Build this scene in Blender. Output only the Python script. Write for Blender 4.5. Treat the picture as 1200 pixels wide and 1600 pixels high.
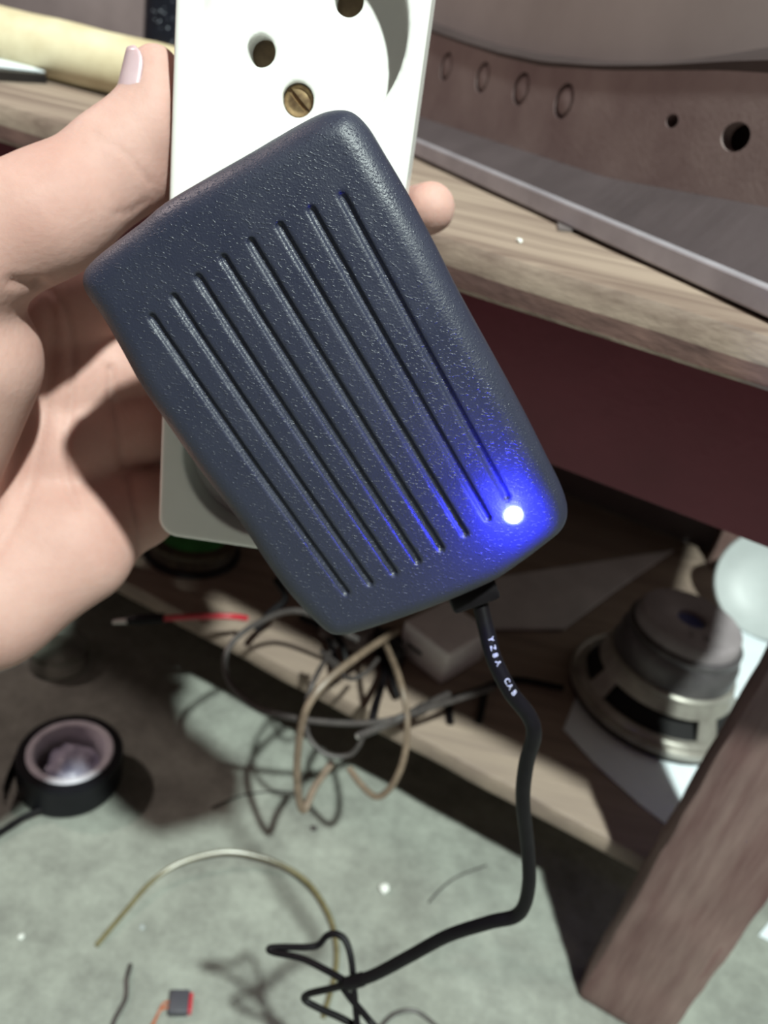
import bpy, bmesh, math, random
import numpy as np
from mathutils import Vector, Matrix, noise as mnoise

random.seed(7)
for _o in list(bpy.data.objects):
    bpy.data.objects.remove(_o, do_unlink=True)
SC = bpy.context.scene
COL = SC.collection

# ------------------------------------------------------------------ camera
F_PX = 1230.0                       # focal length in pixels of the 1200x1600 frame
TILT = math.radians(29.3)           # looking down
ROLL = math.radians(13.0)
CAM = np.array([0.0, 0.0, 0.40])
_f = np.array([0, math.cos(TILT), -math.sin(TILT)])
_r = np.array([1.0, 0, 0])
_u = np.array([0, math.sin(TILT), math.cos(TILT)])
AX = _r * math.cos(ROLL) + _u * math.sin(ROLL)
AY = -_r * math.sin(ROLL) + _u * math.cos(ROLL)
AF = _f
cam_d = bpy.data.cameras.new('camera')
cam = bpy.data.objects.new('camera', cam_d)
COL.objects.link(cam)
cam.matrix_world = Matrix(((AX[0], AY[0], -AF[0], CAM[0]),
                           (AX[1], AY[1], -AF[1], CAM[1]),
                           (AX[2], AY[2], -AF[2], CAM[2]),
                           (0, 0, 0, 1)))
cam_d.sensor_fit = 'VERTICAL'
cam_d.sensor_height = 36.0
cam_d.lens = F_PX / 1600 * 36.0
cam_d.clip_start = 0.01
cam_d.dof.use_dof = True
cam_d.dof.focus_distance = 0.128
cam_d.dof.aperture_fstop = 20.0
SC.camera = cam

# ------------------------------------------------------------------ light and exposure
w = bpy.data.worlds.new('room_air')
SC.world = w
w.use_nodes = True
bg = w.node_tree.nodes['Background']
bg.inputs[0].default_value = (1.0, 0.70, 0.70, 1)
bg.inputs[1].default_value = 0.07


def lamp(name, loc, power, color, radius):
    d = bpy.data.lights.new(name, 'POINT')
    d.energy = power
    d.color = color
    d.shadow_soft_size = radius
    o = bpy.data.objects.new(name, d)
    o.location = loc
    COL.objects.link(o)
    return o


lamp('ceiling_lamp', (0.33, -0.50, 1.50), 186.0, (0.885, 1.0, 0.935), 0.03)
lamp('side_lamp', (-0.95, 0.42, 0.95), 15.0, (1.0, 0.80, 0.74), 0.03)
SC.view_settings.view_transform = 'Standard'
SC.view_settings.look = 'None'
SC.view_settings.gamma = 1.0
SC.view_settings.use_curve_mapping = False
SC.view_settings.exposure = 0.0


# ------------------------------------------------------------------ geometry helpers
def ray(px, py):
    return AX * (px - 600) / F_PX + AY * (800 - py) / F_PX + AF


def P(px, py, d):                    # point at depth d (metres along the view axis)
    return CAM + ray(px, py) * d


def on_z(px, py, z):                 # point on a horizontal plane
    r = ray(px, py)
    return CAM + r * ((z - CAM[2]) / r[2])


def on_plane(px, py, o, n):
    r = ray(px, py)
    return CAM + r * (np.dot(o - CAM, n) / np.dot(r, n))


def unit(v):
    v = np.asarray(v, float)
    return v / np.linalg.norm(v)


def mesh(name, verts, faces, mat, parent=None, smooth=False, origin=None):
    verts = np.asarray(verts, float).reshape(-1, 3)
    if parent is not None:
        org = np.array(parent['_org'])
    elif origin is not None:
        org = np.asarray(origin, float)
    else:
        org = np.array([verts[:, 0].mean(), verts[:, 1].mean(), verts[:, 2].min()])
    me = bpy.data.meshes.new(name)
    me.from_pydata((verts - org).tolist(), [], [list(map(int, f)) for f in faces])
    me.validate()
    me.update()
    bm = bmesh.new()
    bm.from_mesh(me)
    bmesh.ops.recalc_face_normals(bm, faces=bm.faces)
    bm.to_mesh(me)
    bm.free()
    if smooth:
        me.polygons.foreach_set('use_smooth', [True] * len(me.polygons))
        if smooth != 'all':
            me.set_sharp_from_angle(angle=math.radians(40))
    if mat is not None:
        me.materials.append(mat)
    o = bpy.data.objects.new(name, me)
    COL.objects.link(o)
    if parent is not None:
        o.parent = parent
    else:
        o.location = org
    o['_org'] = [float(x) for x in org]
    return o


def thing(name, label, cat, loc, group=None):
    o = bpy.data.objects.new(name, None)
    o.empty_display_size = 0.02
    o.location = [float(x) for x in loc]
    o['_org'] = [float(x) for x in loc]
    COL.objects.link(o)
    return tag(o, label, cat, group)


def tag(o, label, cat, group=None):
    o['label'] = label
    o['category'] = cat
    if group:
        o['group'] = group
    return o


def bm_mesh(bm):
    bm.verts.index_update()
    v = [tuple(x.co) for x in bm.verts]
    f = [[q.index for q in x.verts] for x in bm.faces]
    bm.free()
    return v, f


def box_vf(c, ax, half, bevel=0.0, seg=2):
    bm = bmesh.new()
    bmesh.ops.create_cube(bm, size=2.0)
    for v in bm.verts:
        v.co = Vector((v.co.x * half[0], v.co.y * half[1], v.co.z * half[2]))
    if bevel > 0:
        bmesh.ops.bevel(bm, geom=list(bm.edges), offset=bevel, segments=seg, profile=0.5, affect='EDGES')
    c = np.asarray(c, float)
    for v in bm.verts:
        p = c + ax[0] * v.co.x + ax[1] * v.co.y + ax[2] * v.co.z
        v.co = Vector(p)
    return bm_mesh(bm)


def prism_vf(pts, ext, bevel=0.0, seg=2):
    """polygon (3D points) extruded along ext"""
    bm = bmesh.new()
    a = [bm.verts.new(Vector(p)) for p in pts]
    b = [bm.verts.new(Vector(np.asarray(p) + ext)) for p in pts]
    n = len(pts)
    bm.faces.new(a)
    bm.faces.new(list(reversed(b)))
    for i in range(n):
        bm.faces.new((a[i], b[i], b[(i + 1) % n], a[(i + 1) % n]))
    bmesh.ops.recalc_face_normals(bm, faces=bm.faces)
    if bevel > 0:
        bmesh.ops.bevel(bm, geom=list(bm.edges), offset=bevel, segments=seg, profile=0.5, affect='EDGES')
    return bm_mesh(bm)


def lathe_vf(prof, c, axis, xdir, n=48, a0=0.0, a1=2 * math.pi):
    """prof: list of (r, h); closed polygon profiles give solids"""
    axis = unit(axis)
    xdir = unit(np.asarray(xdir) - axis * np.dot(xdir, axis))
    yd = np.cross(axis, xdir)
    full = abs(a1 - a0 - 2 * math.pi) < 1e-6
    m = n if full else n + 1
    V, Fc = [], []
    for i in range(m):
        a = a0 + (a1 - a0) * i / n
        d = xdir * math.cos(a) + yd * math.sin(a)
        for r, h in prof:
            V.append(np.asarray(c) + d * r + axis * h)
    k = len(prof)
    for i in range(n):
        j = (i + 1) % m
        for q in range(k - 1):
            Fc.append((i * k + q, j * k + q, j * k + q + 1, i * k + q + 1))
    if not full:
        Fc.append([q for q in range(k)])
        Fc.append([(m - 1) * k + q for q in range(k)])
    return V, Fc


def weld(vf, d=1e-6):
    bm = bmesh.new()
    vs = [bm.verts.new(Vector(v)) for v in vf[0]]
    for f in vf[1]:
        g = []
        for i in f:
            if vs[i] not in g:
                g.append(vs[i])
        if len(g) > 2:
            try:
                bm.faces.new(g)
            except ValueError:
                pass
    bmesh.ops.remove_doubles(bm, verts=bm.verts, dist=d)
    return bm_mesh(bm)


def catmull(pts, sub_n=8, closed=False):
    pts = [np.asarray(p, float) for p in pts]
    n = len(pts)
    out = []
    for i in range(n if closed else n - 1):
        if closed:
            p0, p1, p2, p3 = pts[(i - 1) % n], pts[i], pts[(i + 1) % n], pts[(i + 2) % n]
        else:
            p1, p2 = pts[i], pts[i + 1]
            p0 = pts[i - 1] if i > 0 else 2 * p1 - p2
            p3 = pts[i + 2] if i + 2 < n else 2 * p2 - p1
        for k in range(sub_n):
            t = k / sub_n
            out.append(0.5 * ((2 * p1) + (p2 - p0) * t + (2 * p0 - 5 * p1 + 4 * p2 - p3) * t * t + (3 * p1 - p0 - 3 * p2 + p3) * t ** 3))
    if not closed:
        out.append(pts[-1])
    return out


def tube_vf(pts, r, n=10, sub_n=8, caps=True, smooth=True):
    c = catmull(pts, sub_n) if smooth else [np.asarray(p, float) for p in pts]
    m = len(c)
    rs = r if hasattr(r, '__len__') else [r, r]
    V, Fc = [], []
    prev = None
    for i in range(m):
        t = unit(c[min(i + 1, m - 1)] - c[max(i - 1, 0)])
        if prev is None:
            a = np.array([0, 0, 1.0]) if abs(t[2]) < 0.9 else np.array([1.0, 0, 0])
        else:
            a = prev
        x = unit(a - t * np.dot(a, t))
        prev = x
        y = np.cross(t, x)
        q = i / (m - 1) * (len(rs) - 1)
        k = min(int(q), len(rs) - 2)
        rr = rs[k] + (rs[k + 1] - rs[k]) * (q - k)
        for j in range(n):
            b = 2 * math.pi * j / n
            V.append(c[i] + (x * math.cos(b) + y * math.sin(b)) * rr)
    for i in range(m - 1):
        for j in range(n):
            Fc.append((i * n + j, i * n + (j + 1) % n, (i + 1) * n + (j + 1) % n, (i + 1) * n + j))
    if caps:
        Fc.append(list(range(n)))
        Fc.append([(m - 1) * n + j for j in range(n)])
    return V, Fc


def join_vf(*l):
    V, Fc = [], []
    for v, f in l:
        o = len(V)
        V += [tuple(x) for x in v]
        Fc += [[i + o for i in q] for q in f]
    return V, Fc


def boolean_vf(a, b, op='DIFFERENCE'):
    obs = []
    for vf in (a, b):
        me = bpy.data.meshes.new('t')
        me.from_pydata([tuple(map(float, v)) for v in vf[0]], [], [list(map(int, f)) for f in vf[1]])
        bm = bmesh.new(); bm.from_mesh(me)
        bmesh.ops.recalc_face_normals(bm, faces=bm.faces)
        bm.to_mesh(me); bm.free()
        o = bpy.data.objects.new('t', me)
        COL.objects.link(o)
        obs.append(o)
    m = obs[0].modifiers.new('b', 'BOOLEAN')
    m.operation = op; m.object = obs[1]; m.solver = 'EXACT'
    dg = bpy.context.evaluated_depsgraph_get()
    dg.update()
    me = bpy.data.meshes.new_from_object(obs[0].evaluated_get(dg))
    V = [tuple(v.co) for v in me.vertices]
    Fc = [list(p.vertices) for p in me.polygons]
    for o in obs:
        bpy.data.objects.remove(o, do_unlink=True)
    return V, Fc


def text_vf(body, size):
    cu = bpy.data.curves.new('t', 'FONT')
    cu.body = body
    cu.size = size
    cu.align_x = 'CENTER'
    cu.align_y = 'CENTER'
    cu.extrude = 0.0
    o = bpy.data.objects.new('t', cu)
    COL.objects.link(o)
    dg = bpy.context.evaluated_depsgraph_get()
    dg.update()
    me = bpy.data.meshes.new_from_object(o.evaluated_get(dg))
    V = [np.array(v.co) for v in me.vertices]
    Fc = [list(p.vertices) for p in me.polygons]
    bpy.data.objects.remove(o, do_unlink=True)
    return V, Fc


# ---- implicit surfaces meshed with surface nets -------------------------------
def surface_nets(Fv, org, h):
    s = Fv < 0
    nx, ny, nz = Fv.shape
    cnt = np.zeros((nx - 1, ny - 1, nz - 1), np.int8)
    for dx in (0, 1):
        for dy in (0, 1):
            for dz in (0, 1):
                cnt += s[dx:nx - 1 + dx, dy:ny - 1 + dy, dz:nz - 1 + dz]
    act = (cnt > 0) & (cnt < 8)
    ci = np.argwhere(act)
    idx = -np.ones(act.shape, np.int64)
    idx[act] = np.arange(len(ci))
    acc = np.zeros((len(ci), 3)); num = np.zeros(len(ci))
    corners = [(a, b, c) for a in (0, 1) for b in (0, 1) for c in (0, 1)]
    val = {c: Fv[ci[:, 0] + c[0], ci[:, 1] + c[1], ci[:, 2] + c[2]] for c in corners}
    for c in corners:
        for ax in range(3):
            if c[ax] == 0:
                e = list(c); e[ax] = 1; e = tuple(e)
                a, b = val[c], val[e]
                m = (a < 0) != (b < 0)
                t = np.where(m, a / np.where(m, a - b, 1), 0)
                p = np.array(c, float)[None, :].repeat(len(ci), 0)
                p[:, ax] += t
                acc[m] += p[m]; num[m] += 1
    V = (ci + acc / num[:, None]) * h + np.asarray(org)
    quads = []
    for ax in range(3):
        sl0 = [slice(None)] * 3; sl1 = [slice(None)] * 3
        sl0[ax] = slice(0, -1); sl1[ax] = slice(1, None)
        ch = s[tuple(sl0)] != s[tuple(sl1)]
        e = np.argwhere(ch)
        b, c = (ax + 1) % 3, (ax + 2) % 3
        ok = (e[:, b] > 0) & (e[:, c] > 0) & (e[:, b] < Fv.shape[b] - 1) & (e[:, c] < Fv.shape[c] - 1)
        e = e[ok]
        q = []
        for ob, oc in ((-1, -1), (0, -1), (0, 0), (-1, 0)):
            g = e.copy(); g[:, b] += ob; g[:, c] += oc
            q.append(idx[g[:, 0], g[:, 1], g[:, 2]])
        q = np.stack(q, 1)
        flip = ~s[e[:, 0], e[:, 1], e[:, 2]]
        q[flip] = q[flip][:, ::-1]
        quads.append(q)
    return V, np.concatenate(quads)


def net_mesh(name, V, Q, mat, parent=None, origin=None):
    if parent is not None:
        org = np.array(parent['_org'])
    else:
        org = np.asarray(origin, float)
    me = bpy.data.meshes.new(name)
    L = np.asarray(V) - org
    me.vertices.add(len(L)); me.vertices.foreach_set('co', L.astype(np.float32).ravel())
    me.loops.add(Q.size); me.loops.foreach_set('vertex_index', Q.astype(np.int32).ravel())
    me.polygons.add(len(Q)); me.polygons.foreach_set('loop_start', np.arange(0, Q.size, 4, dtype=np.int32))
    me.update(calc_edges=True)
    me.validate()
    me.polygons.foreach_set('use_smooth', [True] * len(me.polygons))
    me.materials.append(mat)
    o = bpy.data.objects.new(name, me)
    COL.objects.link(o)
    if parent is not None:
        o.parent = parent
    else:
        o.location = org.tolist()
    o['_org'] = [float(x) for x in org]
    return o


def smin(a, b, k):
    h = np.clip(0.5 + 0.5 * (b - a) / k, 0, 1)
    return b * (1 - h) + a * h - k * h * (1 - h)


# ------------------------------------------------------------------ materials
def mat(name, c1, c2=None, scale=60, rough=0.6, bump=0.0, bscale=200, metal=0.0, detail=6, stretch=None,
        spec=0.5, c3=None, c3_at=0.68, trans=0.0, alpha=1.0, emit=None, estr=0.0, sss=0.0, coat=0.0):
    m = bpy.data.materials.new(name)
    m.use_nodes = True
    nt = m.node_tree
    b = nt.nodes['Principled BSDF']
    b.inputs['Roughness'].default_value = rough
    b.inputs['Metallic'].default_value = metal
    b.inputs['Specular IOR Level'].default_value = spec
    b.inputs['Transmission Weight'].default_value = trans
    b.inputs['Alpha'].default_value = alpha
    b.inputs['Coat Weight'].default_value = coat
    if sss:
        b.inputs['Subsurface Weight'].default_value = sss
        b.inputs['Subsurface Radius'].default_value = (1.0, 0.35, 0.2)
        b.inputs['Subsurface Scale'].default_value = 0.004
    if emit:
        b.inputs['Emission Color'].default_value = (*emit, 1)
        b.inputs['Emission Strength'].default_value = estr
    c2 = c2 or tuple(x * 0.85 for x in c1)
    tc = nt.nodes.new('ShaderNodeTexCoord')
    src = tc.outputs['Object']
    if stretch is not None:
        mp = nt.nodes.new('ShaderNodeMapping')
        mp.inputs['Rotation'].default_value = (0, 0, stretch[0])
        mp.inputs['Scale'].default_value = stretch[1]
        mp.vector_type = 'TEXTURE' if False else 'POINT'
        nt.links.new(src, mp.inputs[0])
        src = mp.outputs[0]
    n = nt.nodes.new('ShaderNodeTexNoise')
    n.inputs['Scale'].default_value = scale
    n.inputs['Detail'].default_value = detail
    n.inputs['Roughness'].default_value = 0.62
    nt.links.new(src, n.inputs['Vector'])
    cr = nt.nodes.new('ShaderNodeValToRGB')
    cr.color_ramp.elements[0].position = 0.32
    cr.color_ramp.elements[0].color = (*c2, 1)
    cr.color_ramp.elements[1].position = 0.66
    cr.color_ramp.elements[1].color = (*c1, 1)
    if c3:
        e = cr.color_ramp.elements.new(c3_at + 0.02)
        e.color = (*c3, 1)
    nt.links.new(n.outputs['Fac'], cr.inputs['Fac'])
    nt.links.new(cr.outputs['Color'], b.inputs['Base Color'])
    if bump:
        n2 = nt.nodes.new('ShaderNodeTexNoise')
        n2.inputs['Scale'].default_value = bscale
        n2.inputs['Detail'].default_value = 4
        nt.links.new(src, n2.inputs['Vector'])
        bp = nt.nodes.new('ShaderNodeBump')
        bp.inputs['Strength'].default_value = min(1.0, bump)
        bp.inputs['Distance'].default_value = 0.001
        nt.links.new(n2.outputs['Fac'], bp.inputs['Height'])
        nt.links.new(bp.outputs['Normal'], b.inputs['Normal'])
    return m


BANG = math.atan2(0.356, -0.934)
M = {}
M['concrete'] = mat('concrete', (0.31, 0.325, 0.285), (0.150, 0.152, 0.135), 26, 0.85, 0.6, 160, c3=(0.33, 0.345, 0.31), c3_at=0.72, detail=10)
for _n in M['concrete'].node_tree.nodes:
    if _n.type == 'TEX_NOISE' and abs(_n.inputs['Scale'].default_value - 26) < 1:
        _n.inputs['Roughness'].default_value = 0.78
M['wall'] = mat('dusty_plaster', (0.20, 0.165, 0.165), (0.13, 0.105, 0.105), 9, 0.9, 0.3, 90)
wood_st = (-BANG, (6.0, 90.0, 90.0))
M['top_wood'] = mat('worn_top_wood', (0.33, 0.255, 0.20), (0.14, 0.095, 0.075), 1.0, 0.6, 0.5, 3.0, stretch=wood_st, c3=(0.40, 0.30, 0.21), c3_at=0.7, detail=8)
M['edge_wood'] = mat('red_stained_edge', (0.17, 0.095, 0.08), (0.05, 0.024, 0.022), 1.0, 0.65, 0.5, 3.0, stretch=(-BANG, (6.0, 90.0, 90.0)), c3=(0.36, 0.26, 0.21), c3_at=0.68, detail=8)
M['shelf_wood'] = mat('shelf_wood', (0.30, 0.23, 0.18), (0.19, 0.14, 0.115), 1.2, 0.6, 0.3, 3.0, stretch=wood_st)
M['red_paint'] = mat('dark_red_paint', (0.17, 0.030, 0.050), (0.14, 0.024, 0.040), 25, 0.6, 0.25, 300)
M['leg_wood'] = mat('reddish_leg_wood', (0.185, 0.105, 0.095), (0.105, 0.046, 0.044), 1.1, 0.55, 0.6, 3.0, stretch=(0, (90.0, 90.0, 9.0)), c3=(0.225, 0.150, 0.132), c3_at=0.63, detail=10)
M['tv_plastic'] = mat('grimy_grey_plastic', (0.195, 0.150, 0.143), (0.105, 0.066, 0.066), 16, 0.6, 0.12, 500, detail=10)
M['tv_lip'] = mat('dark_grey_plastic', (0.050, 0.036, 0.035), (0.035, 0.024, 0.024), 40, 0.7, spec=0.3)
M['tv_screen'] = mat('dusty_screen_glass', (0.31, 0.275, 0.27), (0.25, 0.22, 0.215), 12, 0.55)
M['tv_ledge'] = mat('grey_ledge_plastic', (0.066, 0.052, 0.055), (0.046, 0.036, 0.038), 30, 0.5, 0.2, 300)
M['rail'] = mat('grey_metal_rail', (0.30, 0.275, 0.30), (0.22, 0.20, 0.22), 60, 0.5)
M['dark'] = mat('black_plastic', (0.012, 0.011, 0.013), (0.008, 0.007, 0.009), 60, 0.45)
M['white_plastic'] = mat('white_plastic', (0.76, 0.75, 0.72), (0.70, 0.69, 0.66), 30, 0.35, spec=0.4, sss=0.0)
M['brass'] = mat('tarnished_brass', (0.42, 0.30, 0.16), (0.20, 0.12, 0.07), 700, 0.35, metal=0.8)
M['contact'] = mat('old_contact_metal', (0.16, 0.11, 0.06), (0.08, 0.05, 0.03), 300, 0.5, metal=0.5)
M['skin'] = mat('skin', (0.475, 0.298, 0.257), (0.40, 0.228, 0.193), 45, 0.6, 0.12, 800, sss=0.25, spec=0.25)
M['nail'] = mat('fingernail', (0.55, 0.40, 0.42), (0.48, 0.33, 0.36), 100, 0.3, sss=0.1)
M['tape'] = mat('black_vinyl_tape', (0.007, 0.007, 0.010), (0.005, 0.005, 0.007), 90, 0.45, spec=0.25)
M['core'] = mat('grey_tape_core', (0.70, 0.68, 0.74), (0.55, 0.53, 0.60), 120, 0.6)
M['paper'] = mat('white_paper', (0.74, 0.80, 0.83), (0.66, 0.72, 0.76), 30, 0.8, 0.2, 120)
M['pole'] = mat('pale_yellow_wood', (0.66, 0.58, 0.40), (0.46, 0.37, 0.22), 30, 0.5, 0.2, 90)
M['steel'] = mat('dull_zinc_steel', (0.42, 0.40, 0.355), (0.28, 0.26, 0.23), 90, 0.38, metal=0.55)
M['steel_dark'] = mat('dark_magnet_steel', (0.13, 0.12, 0.125), (0.08, 0.072, 0.078), 80, 0.4, metal=0.5)
M['plate_grey'] = mat('grey_magnet_plate', (0.29, 0.255, 0.265), (0.22, 0.19, 0.20), 80, 0.5)
M['cone'] = mat('black_paper_cone', (0.008, 0.007, 0.008), (0.005, 0.005, 0.005), 80, 0.9)
M['tan_wire'] = mat('tan_wire', (0.20, 0.145, 0.105), (0.12, 0.085, 0.06), 200, 0.45)
M['grey_wire'] = mat('grey_wire', (0.066, 0.055, 0.052), (0.036, 0.030, 0.030), 200, 0.45)
M['black_wire'] = mat('black_wire', (0.006, 0.005, 0.006), (0.004, 0.003, 0.004), 200, 0.45, spec=0.15)
M['red_wire'] = mat('red_wire', (0.50, 0.03, 0.05), (0.38, 0.02, 0.03), 200, 0.4)
M['orange_wire'] = mat('orange_wire', (0.45, 0.13, 0.05), (0.35, 0.09, 0.03), 200, 0.4)
M['yellow_wire'] = mat('clear_yellow_wire', (0.17, 0.145, 0.07), (0.11, 0.09, 0.04), 200, 0.25, spec=0.8)
M['tip'] = mat('tinned_tip', (0.62, 0.58, 0.55), None, 200, 0.3, metal=0.6)
M['off_white'] = mat('off_white_plastic', (0.84, 0.80, 0.80), (0.74, 0.70, 0.70), 60, 0.5)
M['green'] = mat('green_plastic', (0.05, 0.28, 0.07), (0.03, 0.18, 0.04), 90, 0.35)
M['olive'] = mat('olive_coil', (0.085, 0.065, 0.035), (0.03, 0.02, 0.015), 300, 0.5)
M['pale_disc'] = mat('pale_grey_plastic', (0.42, 0.45, 0.45), (0.33, 0.35, 0.35), 14, 0.45)
M['cardboard'] = mat('pale_cardboard', (0.58, 0.54, 0.54), (0.46, 0.43, 0.43), 30, 0.8)
M['plate_dull'] = mat('grey_film', (0.20, 0.17, 0.165), (0.12, 0.10, 0.10), 90, 0.5)
M['ink'] = mat('white_ink', (0.62, 0.62, 0.70), None, 300, 0.6)
M['dark_ink'] = mat('dark_ink', (0.09, 0.075, 0.08), None, 300, 0.6)
M['clear'] = mat('clear_plastic', (0.95, 0.95, 0.93), (0.92, 0.92, 0.90), 20, 0.12, trans=1.0)
M['crumb'] = mat('chalk_crumb', (0.75, 0.76, 0.72), None, 90, 0.8)
M['chip'] = mat('grey_chip', (0.065, 0.062, 0.075), None, 90, 0.5)
M['gloss_black'] = mat('glossy_black_speckled', (0.010, 0.012, 0.018), (0.008, 0.009, 0.012), 400, 0.15, c3=(0.35, 0.38, 0.42), c3_at=0.72, detail=2)


def adapter_material():
    m = bpy.data.materials.new('black_grained_plastic')
    m.use_nodes = True
    nt = m.node_tree
    b = nt.nodes['Principled BSDF']
    b.inputs['Base Color'].default_value = (0.018, 0.0205, 0.038, 1)
    b.inputs['Roughness'].default_value = 0.42
    b.inputs['Specular IOR Level'].default_value = 0.55
    tc = nt.nodes.new('ShaderNodeTexCoord')
    v = nt.nodes.new('ShaderNodeTexNoise')
    v.inputs['Scale'].default_value = 2600
    v.inputs['Detail'].default_value = 3
    nt.links.new(tc.outputs['Object'], v.inputs['Vector'])
    v2 = nt.nodes.new('ShaderNodeTexNoise')
    v2.inputs['Scale'].default_value = 90
    v2.inputs['Detail'].default_value = 6
    nt.links.new(tc.outputs['Object'], v2.inputs['Vector'])
    bp = nt.nodes.new('ShaderNodeBump')
    bp.inputs['Strength'].default_value = 0.30
    bp.inputs['Distance'].default_value = 0.0003
    nt.links.new(v.outputs['Fac'], bp.inputs['Height'])
    mp = nt.nodes.new('ShaderNodeMapping')
    mp.inputs['Rotation'].default_value = (0, 0.5, 0.35)
    mp.inputs['Scale'].default_value = (0.55, 1.5, 1.5)
    nt.links.new(tc.outputs['Object'], mp.inputs[0])
    vo = nt.nodes.new('ShaderNodeTexNoise')
    vo.inputs['Scale'].default_value = 1900
    vo.inputs['Detail'].default_value = 1
    nt.links.new(mp.outputs[0], vo.inputs['Vector'])
    fl = nt.nodes.new('ShaderNodeMapRange')
    fl.inputs['From Min'].default_value = 0.60; fl.inputs['From Max'].default_value = 0.72
    nt.links.new(vo.outputs['Fac'], fl.inputs['Value'])
    bp2 = nt.nodes.new('ShaderNodeBump')
    bp2.inputs['Strength'].default_value = 0.7
    bp2.inputs['Distance'].default_value = 0.00010
    nt.links.new(fl.outputs['Result'], bp2.inputs['Height'])
    nt.links.new(bp.outputs['Normal'], bp2.inputs['Normal'])
    nt.links.new(bp2.outputs['Normal'], b.inputs['Normal'])
    mr = nt.nodes.new('ShaderNodeMapRange')
    mr.inputs['From Min'].default_value = 0.3; mr.inputs['From Max'].default_value = 0.7
    mr.inputs['To Min'].default_value = 0.36; mr.inputs['To Max'].default_value = 0.52
    nt.links.new(v2.outputs['Fac'], mr.inputs['Value'])
    nt.links.new(mr.outputs['Result'], b.inputs['Roughness'])
    return m


M['adapter'] = adapter_material()


# ------------------------------------------------------------------ room and bench frame
BV = np.array([-0.934, 0.356, 0.0]); BV = unit(BV)     # along the bench, to the left
NV = np.array([0.356, 0.934, 0.0]); NV = unit(NV)      # into the bench
ZV = np.array([0, 0, 1.0])


def W(b, n, z):
    return BV * b + NV * n + ZV * z


def on_n(px, py, n):
    return on_plane(px, py, NV * n, NV)


def bn(p):
    return float(np.dot(p, BV)), float(np.dot(p, NV)), float(p[2])


N_TOP, N_APR, N_LEG, N_SHF = 0.214, 0.262, 0.2896, 0.318
Z_TOPB = 0.5 * (on_n(725, 457, N_TOP)[2] + on_n(1200, 612, N_TOP)[2])
Z_TOP = Z_TOPB + 0.013
Z_APR = 0.5 * (on_n(860, 727, N_APR)[2] + on_n(1200, 857, N_APR)[2])
Z_SHB = 0.5 * (on_n(285, 980, N_SHF)[2] + on_n(960, 1345, N_SHF)[2])
Z_SH = Z_SHB + 0.012
N_BACK = 0.70

# floor and wall
def grid_floor():
    c = W(0.1, 0.2, 0)
    v, f = box_vf(c - ZV * 0.02, (BV, NV, ZV), (1.6, 1.6, 0.02))
    o = mesh('floor', v, f, M['concrete'], origin=(0, 0, 0))
    o['kind'] = 'structure'


grid_floor()
v, f = box_vf(W(0.1, N_BACK + 0.03, 0.8), (BV, NV, ZV), (1.6, 0.025, 0.8))
o = mesh('wall_back', v, f, M['wall']); o['kind'] = 'structure'

# ------------------------------------------------------------------ bench
bench = thing('workbench', 'low dark-red wooden workbench with worn bare top and a lower shelf', 'workbench', W(0.2, 0.45, 0))
B_L, B_R = 0.72, -0.118
D_T = N_BACK - 0.002
bmid, bh = (B_L + B_R) / 2, (B_L - B_R) / 2


def worn_plank(name, b0, b1, n0, n1, z0, z1, m, bev=0.0025, chip=0.0012, low=None):
    nb = 60
    bm = bmesh.new()
    bmesh.ops.create_cube(bm, size=1.0)
    for q in bm.verts:
        q.co = Vector(((q.co.x + 0.5), (q.co.y + 0.5), (q.co.z + 0.5)))
    long_e = [e for e in bm.edges if abs(e.verts[0].co.x - e.verts[1].co.x) > 0.5]
    bmesh.ops.subdivide_edges(bm, edges=long_e, cuts=nb, use_grid_fill=True)
    for q in bm.verts:
        q.co = Vector((b0 + (b1 - b0) * q.co.x, n0 + (n1 - n0) * q.co.y, z0 + (z1 - z0) * q.co.z))
    ed = [e for e in bm.edges if abs((e.verts[0].co - e.verts[1].co).normalized().x) > 0.9
          and len(e.link_faces) == 2 and e.calc_face_angle(0) > 0.5]
    bmesh.ops.bevel(bm, geom=ed, offset=bev, segments=2, profile=0.5, affect='EDGES')
    if low:                     # broad worn chamfer along the lower front edge
        fe = [e for e in bm.edges if abs((e.verts[0].co - e.verts[1].co).normalized().x) > 0.9
              and all(abs(q.co.y - n0) < 1e-5 and q.co.z < z0 + bev * 1.5 for q in e.verts)]
        bmesh.ops.bevel(bm, geom=fe, offset=0.0030, segments=1, affect='EDGES')
        bm.normal_update()
    for q in bm.verts:
        d = mnoise.noise(Vector((q.co.x * 40, q.co.y * 9, q.co.z * 60))) * chip
        d2 = mnoise.noise(Vector((q.co.x * 25 + 9, q.co.y * 9, q.co.z * 60))) * chip
        p = W(q.co.x, q.co.y + (d if q.co.y < (n0 + n1) / 2 else 0), q.co.z + d2 * 0.5)
        q.co = Vector(p)
    v, f = bm_mesh(bm)
    o = mesh(name, v, f, m, bench, smooth=True)
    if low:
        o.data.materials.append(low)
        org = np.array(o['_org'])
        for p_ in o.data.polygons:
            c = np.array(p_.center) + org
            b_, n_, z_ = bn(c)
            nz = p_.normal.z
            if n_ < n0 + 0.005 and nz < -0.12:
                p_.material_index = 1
    return o


worn_plank('tabletop', B_R, B_L, N_TOP, D_T, Z_TOPB, Z_TOP, M['top_wood'], low=M['edge_wood'])
worn_plank('apron', B_R + 0.03, B_L - 0.03, N_APR, N_APR + 0.016, Z_APR, Z_TOPB - 0.0005, M['red_paint'], 0.001, 0.0002)
worn_plank('lower_shelf', B_R + 0.012, B_L - 0.02, N_SHF, D_T - 0.01, Z_SHB, Z_SH, M['shelf_wood'], 0.002, 0.001)


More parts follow.
